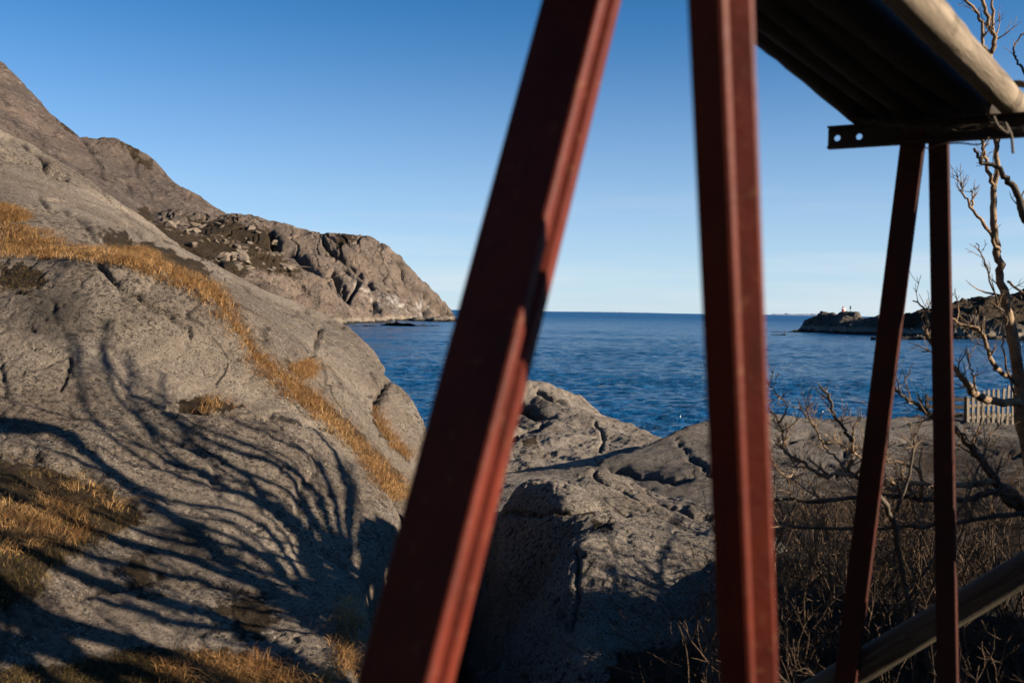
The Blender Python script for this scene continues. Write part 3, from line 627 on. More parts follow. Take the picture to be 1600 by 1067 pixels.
def grow(start, dirn, length, seg, rs, bend=0.25, up=0.05):
    p = np.array(start, float); d = np.array(dirn, float); d /= np.linalg.norm(d); out = [p.copy()]
    k = max(3, int(length / seg))
    for i in range(k):
        d = d + rs.normal(size=3) * bend + np.array([0, 0, up]); d /= np.linalg.norm(d); p = p + d * length / k; out.append(p.copy())
    return np.array(out)
def sprout(T, path, rad, rs, n_, ln, level, sides=5, up=0.08, minr=0.0012, start=0.2):
    """side twigs growing off a path; short knobbly spurs and longer shoots"""
    m = len(path)
    for _ in range(n_):
        i = int(rs.uniform(start, 0.98) * (m - 1)); base = path[i]; t = path[min(i + 1, m - 1)] - path[max(i - 1, 0)]; t /= max(np.linalg.norm(t), 1e-9)
        sd = rs.normal(size=3); sd -= t * (sd @ t); sd /= np.linalg.norm(sd)
        d = t * rs.uniform(0.3, 1.0) + sd * rs.uniform(0.5, 1.0) + np.array([0, 0, up * 3])
        L = ln * rs.uniform(0.35, 1.2); r0 = max(minr * 1.2, min(rad[i] * 0.6, 0.008 * L / 0.4 + 0.0018))
        q = grow(base, d, L, 0.05 if L < .6 else .09, rs, 0.2, up)
        rr = np.linspace(r0, minr, len(q)); T.add(q, rr, sides, cap=False)
        if level > 0: sprout(T, q, rr, rs, max(2, int(n_ * 0.35)), ln * 0.5, level - 1, 4, up, minr, 0.15)

LIMBS = {}
def hero(parent, tw, pix, r0, r1, rs, name='branch', mat=None, n_tw=6, ln=0.25, level=1, wig=0.004, sides=9):
    pts = np.array([P(*p) for p in pix]); q = smooth_path(pts, 5, wig, rs); rr = (r1 + (r0 - r1) * np.linspace(1, 0, len(q)) ** (1.9 if name == 'trunk' else 1.0)) * (1 + 0.06 * np.interp(np.arange(len(q)), np.arange(0, len(q) + 3, 3), rs.normal(size=len(np.arange(0, len(q) + 3, 3)))))
    T = Tubes(); T.add(q, rr, sides); o = T.build(name, mat or M_bark, parent)
    if n_tw: sprout(tw, q, rr, rs, n_tw, ln, 1)
    return o

rs = np.random.default_rng(21)
# --- gnarled tree at the right edge
gz = drop(*P(1620, 760, 5.6)[:2], ('rock_ground', 'ground'))
t1 = empty('bare_tree', tuple(P(1640, 1000, 5.5)), label='tall gnarled bare tree with pale bark at the right edge', cat='tree')
tw = Tubes()
hero(t1, tw, [(1640, 1010, 5.5), (1630, 850, 5.5), (1610, 720, 5.5), (1594, 640, 5.5), (1590, 566, 5.5), (1577, 505, 5.5), (1566, 441, 5.5), (1560, 395, 5.5), (1552, 338, 5.5), (1556, 275, 5.5), (1557, 228, 5.5), (1550, 150, 5.4), (1548, 84, 5.4)], .055, .012, rs, 'trunk', n_tw=5, ln=.3, wig=.006, sides=12)
for pix, r0, r1, m, nt, ln in [
    ([(1561, 394, 5.5), (1548, 366, 5.4), (1530, 342, 5.3), (1516, 323, 5.3), (1504, 299, 5.3), (1502, 284, 5.3)], .022, .007, M_bark, 8, .14),
    ([(1520, 325, 5.3), (1519, 308, 5.3), (1518, 296, 5.3)], .012, .006, M_bark, 3, .08),
    ([(1552, 300, 5.5), (1547, 278, 5.45), (1538, 244, 5.4), (1533, 215, 5.4)], .02, .016, M_bark, 2, .1),
    ([(1640, 420, 5.0), (1612, 360, 5.0), (1600, 335, 5.0), (1591, 307, 5.0), (1577, 283, 5.0), (1557, 262, 5.0), (1532, 252, 5.0), (1522, 232, 5.0)], .05, .012, M_bark2, 6, .15),
    ([(1548, 84, 5.4), (1554, 59, 5.4), (1544, 35, 5.4), (1536, 0, 5.4), (1533, -40, 5.4)], .026, .014, M_bark, 5, .16),
    ([(1548, 84, 5.4), (1537, 71, 5.4), (1534, 39, 5.4), (1526, 20, 5.4), (1508, -2, 5.4), (1500, -30, 5.4)], .02, .010, M_bark, 6, .14),
    ([(1550, 55, 5.4), (1552, 25, 5.4), (1549, 0, 5.4), (1552, -40, 5.4)], .016, .009, M_bark, 4, .14),
    ([(1640, 180, 5.0), (1600, 114, 5.0), (1588, 92, 5.0), (1585, 75, 5.0), (1600, 52, 5.0)], .014, .007, M_bark2, 4, .12),
    ([(1615, 640, 5.5), (1595, 606, 5.5), (1577, 591, 5.4), (1558, 577, 5.3), (1547, 556, 5.2), (1541, 537, 5.2), (1530, 516, 5.2), (1510, 510, 5.2), (1493, 502, 5.2), (1476, 492, 5.2)], .03, .012, M_bark, 12, .16),
    ([(1597, 632, 5.5), (1549, 625, 5.3), (1526, 617, 5.2), (1510, 598, 5.1), (1496, 582, 5.1), (1478, 562, 5.1), (1461, 543, 5.1), (1448, 524, 5.1), (1448, 496, 5.1), (1442, 481, 5.1), (1426, 470, 5.1)], .045, .006, M_bark, 14, .16),
    ([(1526, 617, 5.2), (1522, 590, 5.1), (1514, 565, 5.1), (1512, 545, 5.1)], .012, .006, M_bark, 4, .1),
    ([(1640, 830, 5.0), (1600, 796, 4.95), (1573, 776, 4.9), (1549, 741, 4.9), (1525, 707, 4.9), (1498, 677, 4.9), (1459, 652, 4.9), (1440, 636, 4.9), (1415, 620, 4.9), (1394, 605, 4.9)], .06, .010, M_bark2, 16, .2),
    ([(1640, 830, 5.0), (1590, 775, 4.9), (1552, 752, 4.9), (1525, 757, 4.8), (1500, 758, 4.75), (1459, 760, 4.7), (1432, 752, 4.7), (1401, 764, 4.7), (1377, 762, 4.7), (1340, 770, 4.7)], .04, .010, M_bark, 16, .2),
    ([(1640, 832, 5.0), (1600, 785, 4.9), (1565, 768, 4.9), (1538, 772, 4.8), (1504, 781, 4.8), (1445, 781, 4.8), (1408, 774, 4.8), (1332, 779, 4.8), (1263, 782, 4.8), (1205, 778, 4.8), (1160, 770, 4.8)], .035, .014, M_bark2, 22, .22),
    ([(1439, 780, 4.8), (1439, 740, 4.7), (1415, 726, 4.7), (1380, 721, 4.7), (1350, 715, 4.7)], .018, .008, M_bark, 9, .16),
    ([(1600, 800, 4.9), (1500, 815, 4.8), (1400, 825, 4.8), (1263, 824, 4.8), (1195, 815, 4.8)], .025, .010, M_bark2, 22, .22),
    ([(1575, 500, 5.5), (1560, 480, 5.4), (1548, 440, 5.4), (1536, 405, 5.4), (1525, 380, 5.4)], .014, .005, M_bark2, 8, .12),
    ([(1575, 440, 5.4), (1590, 452, 5.3), (1612, 462, 5.2)], .014, .010, M_bark, 4, .12),
    ([(1594, 640, 5.5), (1570, 560, 5.3), (1566, 520, 5.3), (1570, 480, 5.3)], .012, .006, M_bark, 3, .12),
    ]:
    hero(t1, tw, pix, r0 * .52, r1 * .55, rs, 'branch', m, nt, ln)
o = tw.build('twigs', M_bark, t1); o['kind'] = 'stuff'
# --- bush in the middle right
t2 = empty('bare_bush', tuple(P(1460, 1040, 5.0)), label='spreading leafless bush with pale crooked twigs between the two steel frames', cat='bush')
tw = Tubes()
for pix, r0, r1, m, nt, ln in [
    ([(1460, 1060, 4.9), (1420, 950, 4.7), (1400, 830, 4.6), (1370, 770, 4.5), (1335, 743, 4.5)], .024, .016, M_bark2, 6, .2),
    ([(1335, 743, 4.5), (1311, 740, 4.5), (1287, 743, 4.5), (1249, 721, 4.5), (1236, 712, 4.5), (1224, 703, 4.5), (1224, 680, 4.5), (1217, 661, 4.5), (1201, 636, 4.5)], .018, .006, M_bark, 16, .15),
    ([(1217, 661, 4.5), (1230, 635, 4.5), (1208, 610, 4.5), (1194, 585, 4.5)], .009, .003, M_bark, 8, .1),
    ([(1330, 740, 4.5), (1322, 735, 4.5), (1307, 715, 4.5), (1287, 696, 4.5), (1271, 664, 4.5), (1259, 652, 4.5), (1246, 623, 4.5)], .012, .004, M_bark, 12, .13),
    ([(1259, 652, 4.5), (1263, 635, 4.5), (1266, 615, 4.5)], .006, .003, M_bark, 5, .08),
    ([(1330, 690, 4.4), (1316, 668, 4.4), (1303, 645, 4.4), (1297, 623, 4.4), (1281, 604, 4.4)], .015, .007, M_bark2, 9, .12),
    ([(1335, 743, 4.5), (1327, 730, 4.5), (1334, 703, 4.5), (1332, 674, 4.5), (1345, 650, 4.5)], .012, .005, M_bark, 8, .12),
    ([(1345, 715, 4.5), (1319, 698, 4.5), (1297, 690, 4.5), (1280, 693, 4.5)], .010, .004, M_bark, 6, .1),
    ([(1335, 743, 4.5), (1365, 700, 4.5), (1370, 660, 4.5), (1385, 630, 4.5)], .012, .004, M_bark, 8, .14),
    ([(1250, 722, 4.5), (1235, 745, 4.4), (1215, 735, 4.4), (1200, 700, 4.4)], .008, .003, M_bark, 6, .12),
    ([(1400, 800, 4.6), (1420, 740, 4.6), (1428, 690, 4.6), (1440, 660, 4.6)], .014, .004, M_bark2, 10, .16),
    ([(1440, 900, 4.6), (1500, 800, 4.7), (1540, 700, 4.8), (1560, 660, 4.9)], .012, .004, M_bark2, 10, .18),
    ]:
    hero(t2, tw, pix, r0 * .6, r1 * .65, rs, 'branch', m, nt, ln)
o = tw.build('twigs', M_bark, t2); o['kind'] = 'stuff'

# --- thicket of thin stems at the lower right, shrub by shrub
spots = [(1235, 4.7, 22, 1.0, 'thin brown stems beside the right steel leg'), (1290, 5.6, 24, 1.15, 'tangled bare shrub left of the slanting far leg'), (1370, 4.4, 22, 1.0, 'bare shrub right behind the foot of the far left leg'),
         (1420, 5.8, 24, 1.2, 'dense leafless shrub between the two far legs'), (1500, 5.0, 22, 1.1, 'tangled shrub behind the far right leg above the pole'), (1570, 4.6, 22, 1.0, 'bare shrub over the thick slanting pole'),
         (1620, 6.2, 24, 1.3, 'leafless shrub below the gnarled tree at the frame edge'), (1450, 7.5, 24, 1.0, 'low shrub on the dark slope behind the far legs'), (1550, 8.0, 24, 1.0, 'low brown shrub on the slope below the fence'), (1260, 7.8, 20, .8, 'small bare shrub on the speckled rock ground'),
         (1040, 5.4, 15, 1.05, 'thin upright stems in front of the nearest boulder'), (1150, 4.9, 18, 1.0, 'thin shrub at the right foot of the nearest boulder'), (1340, 6.8, 20, 1.0, 'brambly shrub in the shade behind the far left leg'),
         (1212, 6.0, 26, 1.2, 'wiry shrub just right of the near right leg, reaching toward the water line'), (1318, 8.4, 26, 1.1, 'small dense shrub on the speckled ground behind the spreading bush'), (1480, 6.5, 28, 1.3, 'thick wiry shrub seen through the far right leg'), (1532, 5.9, 26, 1.25, 'wiry shrub between the far right leg and the gnarled tree'), (1400, 9.5, 26, 1.0, 'shrub low on the ground behind the far left leg, toward the water'), (1590, 9.0, 26, 1.0, 'shrub on the slope below the right end of the picket fence'), (1250, 5.2, 26, 1.2, 'wiry shrub standing before the dark shaded hollow right of the near leg')] + [(x_, -y_, 34, 1.5, l_) for x_, y_, l_ in ((10.6, 1.6, 'bare shrub added on the unseen bank for dappled shade, nearest of the row'), (11.2, 2.9, 'bare shrub added on the unseen bank for dappled shade, second of the row'), (10.7, 4.1, 'bare shrub added on the unseen bank for dappled shade, third of the row'), (11.4, 5.2, 'bare shrub added at the low end of the unseen bank for dappled shade'))]  # last four shrubs are unseen, added on the bank for dappled shade
for i, (px, d, ns, hh, lab) in enumerate(spots):
    rs = np.random.default_rng(100 + i)
    b = P(px, 1000, d) if d > 0 else np.array([px, -d, 4.0]); g = drop(b[0], b[1], [k for k in BVH if k in ('rock_ground', 'ground', 'boulder')]); z = g.z if g else 4.1
    z = min(z, 4.5) if d > 0 else 6.6
    root = empty('bare_shrub', (b[0], b[1], z), label=lab, cat='shrub', group='leafless shrubs at the lower right')
    ms = Tubes(); tws = Tubes()
    for k in range(int(ns * .75)):
        ang = rs.uniform(0, 6.28); r = rs.uniform(0, .45); p0 = (b[0] + r * math.cos(ang), b[1] + r * math.sin(ang) * .8, z - 0.1)
        dd = (0.5 * math.cos(ang) * rs.uniform(.1, 1), 0.4 * math.sin(ang), 1.0); L = hh * rs.uniform(.5, 1.1)
        q = grow(p0, dd, L, .07, rs, .24, .05); rr = np.linspace(rs.uniform(.003, .008), .0014, len(q)); ms.add(q, rr, 6, cap=False)
        sprout(tws, q, rr, rs, 4, .24, 1, 4, .05)
    ms.build('stems', M_twig, root); o = tws.build('twigs', M_twig, root); o['kind'] = 'stuff'

# --- trees just outside the frame at the right, whose limbs throw the shadows on the slab
near = ('rock_slab', 'rock_slope', 'ground')
def shadow_limb(T, pix, t0, t1, r0, r1, rs):
    pts = []
    for k, (px, py) in enumerate(pix):
        h = cast(px, py, near)
        if h is None: continue
        f = k / max(1, len(pix) - 1); t = t0 + (t1 - t0) * f
        pts.append(np.array(h[0] + SUN * t))
    if len(pts) < 3: return None
    q = smooth_path(pts, 6, 0.006, rs)
    ker = np.ones(5) / 5; qq = q.copy()
    for c in range(3): qq[2:-2, c] = np.convolve(q[:, c], ker, 'valid')
    rr = np.linspace(r0, r1, len(qq)); T.add(qq, rr, 7); return qq, rr
rs = np.random.default_rng(77)
t3 = empty('bare_tree', (5.6, 3.6, 4.0), label='many stemmed bare tree just beyond the right edge, throwing the fan of branch shadows', cat='tree')
T = Tubes(); tw = Tubes(); root = np.array([5.6, 3.9, 3.7])
fan = [ # shadow lines seen on the slab, from the foot of the fan outwards
  [(560, 930), (548, 870), (540, 800), (535, 740), (510, 690), (470, 665), (420, 650)],
  [(556, 935), (535, 870), (528, 810), (515, 760), (490, 715), (440, 690), (380, 665), (320, 640)],
  [(552, 940), (520, 880), (510, 820), (492, 765), (455, 730), (400, 700), (340, 680), (280, 650), (230, 620)],
  [(548, 945), (510, 895), (490, 835), (470, 790), (430, 755), (370, 735), (310, 710), (250, 680), (200, 640), (170, 590), (160, 540)],
  [(543, 950), (500, 905), (470, 850), (445, 805), (400, 780), (340, 765), (280, 745), (220, 715), (170, 680), (135, 635), (120, 580), (115, 520)],
  [(540, 955), (490, 915), (450, 870), (420, 830), (370, 800), (310, 790), (250, 775), (200, 750), (150, 715), (100, 690), (60, 660)],
  [(555, 925), (545, 850), (550, 790), (545, 745), (520, 700)],
  [(535, 960), (480, 925), (430, 885), (380, 850), (320, 825), (260, 805), (200, 790), (150, 765), (90, 740)],
  [(500, 900), (480, 850), (465, 815), (430, 785), (380, 770), (330, 750), (270, 715), (235, 680), (215, 640), (205, 590), (200, 545)],
  [(470, 850), (430, 800), (390, 745), (350, 720), (300, 690), (265, 650), (255, 610), (250, 580)],
  [(530, 900), (505, 840), (480, 790), (460, 750), (420, 720), (360, 705), (300, 670), (250, 640), (190, 600), (165, 555), (170, 500)],
]
fan += [[(x + dx_ + 4 * math.sin(i_ * 1.7), y + dy_) for i_, (x, y) in enumerate(f_)] for f_, (dx_, dy_) in zip(fan[:11], ((-14, 18), (-16, -12), (10, 14), (-12, 16), (12, -14), (-10, 18), (14, 10), (-8, 20), (12, 12), (-12, 10), (10, -16)))]
for k, pix in enumerate(fan):
    r = shadow_limb(T, pix, 5.6 + .12 * (k % 4), 8.2 + .15 * (k % 3), *((rs.uniform(.030, .038), rs.uniform(.013, .018)) if k < 11 else (rs.uniform(.013, .020), rs.uniform(.006, .009))), rs)
    if r is None: continue
    q, rr = r
    j = smooth_path([root + rs.normal(size=3) * .05, (root + q[0]) / 2 + np.array([.1, 0, -.05]), q[0]], 6); T.add(j, np.linspace(.04, .024, len(j)), 7)
    sprout(tw, q, rr, rs, 6, .3, 0, 4, .03, .005, .4)
for px_, r_ in ((578, .10), (600, .13), (626, .14)):      # thick stems added to throw shade into the crevice beside the slab
    shadow_limb(T, [(px_ + 6, 815), (px_ - 2, 860), (px_ - 8, 910), (px_ - 12, 960), (px_ - 14, 1010), (px_ - 12, 1067)], 6.4, 6.2, r_ * .8, r_, rs)
T.build('branches', M_bark2, t3); o = tw.build('twigs', M_bark2, t3); o['kind'] = 'stuff'
T = Tubes(); T.add(smooth_path([root + np.array([.1, 0, -.5]), root, root + np.array([0, .02, .25])], 4), np.linspace(.16, .07, 9), 12); T.build('trunk', M_bark2, t3)

t4 = empty('bare_tree', (4.8, 2.1, 4.0), label='bare tree with thick sweeping limbs outside the frame, shading the lower left of the slab', cat='tree')
T = Tubes(); tw = Tubes(); root4 = np.array([5.3, 2.7, 3.6])
thick = [
  [(545, 1010), (480, 965), (420, 925), (350, 895), (280, 865), (200, 850), (120, 820), (50, 790), (-30, 760)],
  [(470, 1060), (400, 1000), (330, 960), (260, 940), (180, 920), (110, 895), (40, 860), (-30, 820)],
  [(330, 1067), (270, 1030), (200, 1005), (130, 985), (60, 960), (-30, 900)],
  [(560, 985), (520, 950), (470, 910), (420, 870), (350, 850), (280, 830)],
  [(122, 692), (100, 676), (60, 668), (10, 664), (-60, 660)],
  [(555, 1000), (500, 935), (440, 905), (360, 870), (300, 850), (230, 835), (150, 800), (70, 770), (0, 740)],
  [(520, 1060), (450, 1020), (380, 985), (300, 975), (220, 955), (140, 935)],
  [(260, 1067), (200, 1045), (120, 1035), (60, 1010), (-30, 985)],
  [(420, 940), (330, 915), (240, 890), (160, 875), (90, 850), (20, 835)],
  [(80, 1067), (40, 1030), (-30, 1010)],
  [(170, 1067), (110, 1020), (60, 980), (20, 960), (-30, 950)],
]
for k, pix in enumerate(thick):
    r = shadow_limb(T, pix, *((7.7, 8.6) if k == 4 else (6.2, 6.5)), [.05, .055, .065, .04, .05, .035, .04, .05, .03, .06, .075][k], [.05, .055, .07, .02, .16, .02, .03, .05, .03, .07, .08][k], rs)
    if r is None: continue
    q, rr = r
    j = smooth_path([root4 + rs.normal(size=3) * .05, (root4 + q[0]) / 2, q[0]], 6); T.add(j, np.linspace(.07, rr[0], len(j)), 8)
    sprout(tw, q, rr, rs, 12 if k != 4 else 2, .5, 1, 4, .03, .003, .2)
T.build('branches', M_bark2, t4); o = tw.build('twigs', M_bark2, t4); o['kind'] = 'stuff'
T = Tubes(); T.add(smooth_path([root4 + np.array([.1, 0, -.5]), root4, root4 + np.array([0, .02, .2])], 4), np.linspace(.2, .1, 9), 12); T.build('trunk', M_bark2, t4)

t5 = empty('bare_bush', (4.2, 6.0, 4.0), label='twiggy bush just outside the right edge whose web of shadows lies on the nearest boulder', cat='bush')
T = Tubes(); tw = Tubes(); rs = np.random.default_rng(31); root5 = np.array([4.3, 5.9, 4.1])
for k in range(20):
    x0, y0 = rs.uniform(1020, 1130), rs.uniform(930, 1040); ang = rs.uniform(R(105), R(215)); L = rs.uniform(110, 260); cur = rs.normal() * .5; pix = []
    for j in range(8):
        f = j / 7; pix.append((x0 + L * f * math.cos(ang + cur * f), y0 - L * f * math.sin(ang + cur * f) * .8 + rs.normal() * 4))
    pts = []
    for j, (px, py) in enumerate(pix):
        h = cast(px, py, ('boulder',))
        if h is not None: pts.append(np.array(h[0] + SUN * (3.5 + .5 * j / 7)))
    if len(pts) < 4: continue
    q = smooth_path(pts, 4, .004, rs); rr = np.linspace(rs.uniform(.012, .022), .005, len(q)); T.add(q, rr, 6); sprout(tw, q, rr, rs, 9, .3, 1, 4, .03, .003, .1)
    T.add(smooth_path([root5, (root5 + q[0]) / 2, q[0]], 5), np.linspace(.03, .018, 11)[:len(smooth_path([root5, (root5 + q[0]) / 2, q[0]], 5))], 6)
T.build('branches', M_bark2, t5); o = tw.build('twigs', M_bark2, t5); o['kind'] = 'stuff'

# ================================================================== GRASS
def blades(name, polys, names, count, mat, hgt, width, label, lean=(0.25, -0.15), parent=None, spread=0.02, clump=True, z_lo=0.0, maxd=None):
    rs = np.random.default_rng(len(polys) * 13 + count)
    V = []; F = []; tint = []; n_ = 0; made = 0; cl = []
    areas = []
    for p in polys:
        p = np.array(p, float); areas.append(0.5 * abs(np.dot(p[:, 0], np.roll(p[:, 1], 1)) - np.dot(p[:, 1], np.roll(p[:, 0], 1))))
    areas = np.array(areas) / sum(areas)
    tries = 0
    per = 14 if clump else 1
    while made < count and tries < count * 4:
        tries += 1
        pi = rs.choice(len(polys), p=areas); p = np.array(polys[pi], float)
        q = p.min(0) + rs.uniform(size=2) * np.ptp(p, axis=0)
        if not inside(q[None], p)[0]: continue
        h = cast(q[0], q[1], names)
        if h is None or (maxd and h[3] > maxd): continue
        base = np.array(h[0]); sc = rs.uniform(.6, 1.25); hue = 0.5 + 0.9 * float(perlin(np.array([[base[0] * 2.2, base[1] * 2.2, 3.3]]))[0]) + rs.normal() * .2; red = max(0, rs.normal(.15, .3)); dir0 = np.array([lean[0], lean[1], 0]) + rs.normal(size=3) * [.6, .6, 0]
        for _ in range(per):
            b = base + rs.normal(size=3) * [spread, spread, 0] - np.array([0, 0, .02]); L = hgt * sc * rs.uniform(.5, 1.3)
            d = dir0 + rs.normal(size=3) * [.55, .55, 0]; w = width * rs.uniform(.6, 1.3); a = rs.uniform(0, 6.28); sdv = np.array([math.cos(a), math.sin(a), 0]) * w
            p1 = b + np.array([d[0] * .25 * L, d[1] * .25 * L, .5 * L]); p2 = b + np.array([d[0] * .75 * L, d[1] * .75 * L, .80 * L - .1 * L * np.hypot(*d[:2])]); p3 = b + np.array([d[0] * 1.35 * L, d[1] * 1.35 * L, .92 * L - .4 * L * np.hypot(*d[:2])])
            V += [b - sdv, b + sdv, p1 - sdv * .8, p1 + sdv * .8, p2 - sdv * .5, p2 + sdv * .5, p3]
            F += [(n_, n_ + 1, n_ + 3, n_ + 2), (n_ + 2, n_ + 3, n_ + 5, n_ + 4), (n_ + 4, n_ + 5, n_ + 6)]
            tt = (min(1, max(0, hue + rs.normal() * .25)), min(1, red), 0, 1); tint += [tt] * 7; n_ += 7; made += 1
    o = mesh_obj(name, V, F, mat, parent)
    at = o.data.color_attributes.new('tint', 'FLOAT_COLOR', 'POINT'); at.data.foreach_set('color', np.array(tint, np.float32).ravel())
    return tag(o, label, kind='stuff')
blades('dry_grass', gully, ('rock_slope', 'rock_slab'), 46000, M_grass, .075, .0022, 'band of dry orange grass running down the gully between the rock slabs', lean=(.55, -.45), spread=.06)
blades('grass', grass_near + [[(0, 412), (60, 418), (75, 440), (50, 455), (0, 455)]], ('rock_slab',), 11000, M_grass2, .045, .0018, 'short mixed green and straw grass on the slab at the lower left', spread=.03)
blades('dry_grass', [[(285, 632), (300, 622), (335, 616), (370, 630), (385, 641), (290, 643)], [(0, 770), (90, 780), (150, 820), (130, 850), (60, 850), (0, 870)], [(240, 1020), (420, 1030), (560, 1067), (250, 1067)], [(120, 740), (200, 790), (180, 800), (100, 770)], [(510, 960), (545, 930), (560, 960), (560, 1060), (530, 1050)]],
       ('rock_slab', 'ground'), 7000, M_grass, .085, .0018, 'small tufts of dry straw grass on the big slab', spread=.03)

blades('heath_grass', [[(1190, 690), (1600, 680), (1600, 900), (1190, 900)], [(1190, 760), (1600, 740), (1600, 1067), (1190, 1067)]], ('rock_ground',), 16000, M_heath, .10, .0025, 'dark brown heather and dead grass over the shaded ground at the right', spread=.05)
# ================================================================== DRYING RACK OF STEEL AND LOGS
U = np.array([math.sin(R(29)), math.cos(R(29)), 0])      # along the rack
W = np.array([math.cos(R(29)), -math.sin(R(29)), 0])     # across it, to the right
def leg_mesh(name, top, bot, w, dep, parent, mat, turn=0.0, angle=False):
    """rolled steel section: broad front flange, grooved side"""
    top = np.array(top); bot = np.array(bot); ax = top - bot; L = np.linalg.norm(ax); ax /= L
    u = W - ax * (W @ ax); u /= np.linalg.norm(u); v = np.cross(ax, u); 
    if v @ U < 0: v = -v
    cu, su = math.cos(R(turn)), math.sin(R(turn)); u, v = u * cu - v * su, v * cu + u * su
    g = dep
    prof = [(-w / 2, 0.002), (-w / 2 + .002, 0), (w / 2 - .004, 0), (w / 2 - .001, .0015), (w / 2, .005), (w / 2, .30 * g), (w / 2 - .003, .33 * g), (w / 2 - .009, .38 * g), (w / 2 - .009, .55 * g), (w / 2 - .003, .60 * g), (w / 2, .63 * g), (w / 2, g - .004), (w / 2 - .004, g), (-w / 2 + .004, g), (-w / 2, g - .004)]
    if angle: prof = [(-w / 2, 0.002), (-w / 2 + .002, 0), (w / 2 - .003, 0), (w / 2, .003), (w / 2, .010), (w / 2 - .004, .015), (w / 2 + .010, .031), (w / 2 + .010, .036), (w / 2 + .006, .040), (-w / 2 + .004, .040), (-w / 2, .036)]
    nseg = 24; V = []; F = []; m = len(prof)
    for i in range(nseg + 1):
        c = bot + ax * L * i / nseg
        for (a, b) in prof: V.append(c + u * a + v * b)
    for i in range(nseg):
        for k in range(m):
            k2 = (k + 1) % m; F.append((i * m + k, i * m + k2, (i + 1) * m + k2, (i + 1) * m + k))
    F.append(tuple(range(m))[::-1]); F.append(tuple(nseg * m + k for k in range(m)))
    o = mesh_obj(name, V, F, mat, parent, smooth=False)
    bmm = bmesh.new(); bmm.from_mesh(o.data); bmesh.ops.recalc_face_normals(bmm, faces=bmm.faces[:]); bmm.to_mesh(o.data); bmm.free()
    return o
def bolt(p, axis, r, parent, mat=None):
    T = Tubes(); a = np.array(axis) / np.linalg.norm(axis); T.add([p, p + a * .006], [r, r * .9], 6); T.add([p + a * .006, p + a * .014], [r * .55, r * .5], 10); o = T.build('bolt', mat or M_dark, parent); o.data.polygons.foreach_set('use_smooth', [False] * len(o.data.polygons)); return o
def line_ext(a, b, z):
    """the line through a and b continued to height z"""
    a = np.array(a); b = np.array(b); t = (z - a[2]) / (b[2] - a[2]); return a + (b - a) * t
rack1 = empty('rack_frame', tuple(P(900, 1067, .95) + np.array([0, 0, -.3])), label='nearest red steel A-frame of the drying rack, its legs out of focus', cat='rack frame', group='steel A-frames of the fish drying rack')
La, Lb = P(891, 0, 1.2), P(611, 1067, .96)
topz = 6.60
leg_mesh('leg', line_ext(Lb, La, topz), line_ext(La, Lb, 4.0), .082, .052, rack1, M_steel)
Ra, Rb = P(1099, 0, .97), P(1147, 1067, 1.08)
leg_mesh('leg', line_ext(Rb, Ra, topz), line_ext(Ra, Rb, 4.0), .043, .052, rack1, M_steel, 22, True)
def channel(name, c, length_l, length_r, hgt, dep, parent, holes, mat):
    """steel channel lying across the frame: web with round holes, two flanges"""
    z0 = c[2]; u = W; v = U; th = .006
    bm = bmesh.new()
    def quadbox(a0, a1, z_0, z_1, d0, d1):
        vs = [bm.verts.new(tuple(np.array([c[0], c[1], 0]) + u * a + v * d + np.array([0, 0, z]))) for a in (a0, a1) for d in (d0, d1) for z in (z_0, z_1)]
        for f in ((0, 1, 3, 2), (4, 6, 7, 5), (0, 4, 5, 1), (2, 3, 7, 6), (0, 2, 6, 4), (1, 5, 7, 3)): bm.faces.new([vs[i] for i in f])
    quadbox(-length_l, length_r, z0 + hgt / 2 - th, z0 + hgt / 2, -dep, 0); quadbox(-length_l, length_r, z0 - hgt / 2, z0 - hgt / 2 + th, -dep, 0)
    # web built as a ring grid around each hole
    zt, zb = z0 + hgt / 2 - th, z0 - hgt / 2 + th; xs = -length_l
    cuts = sorted(holes); cell = (zt - zb)
    def pt(a, z, d): return tuple(np.array([c[0], c[1], 0]) + u * a + v * d + np.array([0, 0, z]))
    prev = -length_l
    for hx in cuts:
        a0 = hx - cell / 2; a1 = hx + cell / 2
        if a0 > prev + 1e-4: quadbox(prev, a0, zb, zt, -th, 0)
        k = 24; r = .0095; zc = (zt + zb) / 2; rings = []
        for d in (-th, 0):
            inn = [bm.verts.new(pt(hx + r * math.cos(2 * math.pi * i / k), zc + r * math.sin(2 * math.pi * i / k), d)) for i in range(k)]
            outr = []
            for i in range(k):
                ca, sa = math.cos(2 * math.pi * i / k), math.sin(2 * math.pi * i / k); s = cell / 2 / max(abs(ca), abs(sa)); outr.append(bm.verts.new(pt(hx + s * ca, zc + s * sa, d)))
            rings.append((inn, outr))
            for i in range(k): bm.faces.new((inn[i], inn[(i + 1) % k], outr[(i + 1) % k], outr[i]))
        for i in range(k): bm.faces.new((rings[0][0][i], rings[0][0][(i + 1) % k], rings[1][0][(i + 1) % k], rings[1][0][i]))
        prev = a1
    quadbox(prev, length_r, zb, zt, -th, 0)
    bmesh.ops.recalc_face_normals(bm, faces=bm.faces[:])
    me = bpy.data.meshes.new(name); bm.to_mesh(me); bm.free(); me.materials.append(mat); o = bpy.data.objects.new(name, me); C.objects.link(o); o.parent = parent; o.matrix_parent_inverse = Matrix.Translation(-parent.location); return o
ca = (line_ext(Lb, La, topz) + line_ext(Rb, Ra, topz)) / 2
channel('crossbar', ca + np.array([0, 0, -.03]) + U * -.002, .3, .3, .075, .035, rack1, [-.26, .26], M_dark)
bolt(ca + W * -.02 - U * .01 + np.array([0, 0, -.03]), -U, .012, rack1); bolt(ca + W * .05 - U * .01 + np.array([0, 0, -.03]), -U, .012, rack1)
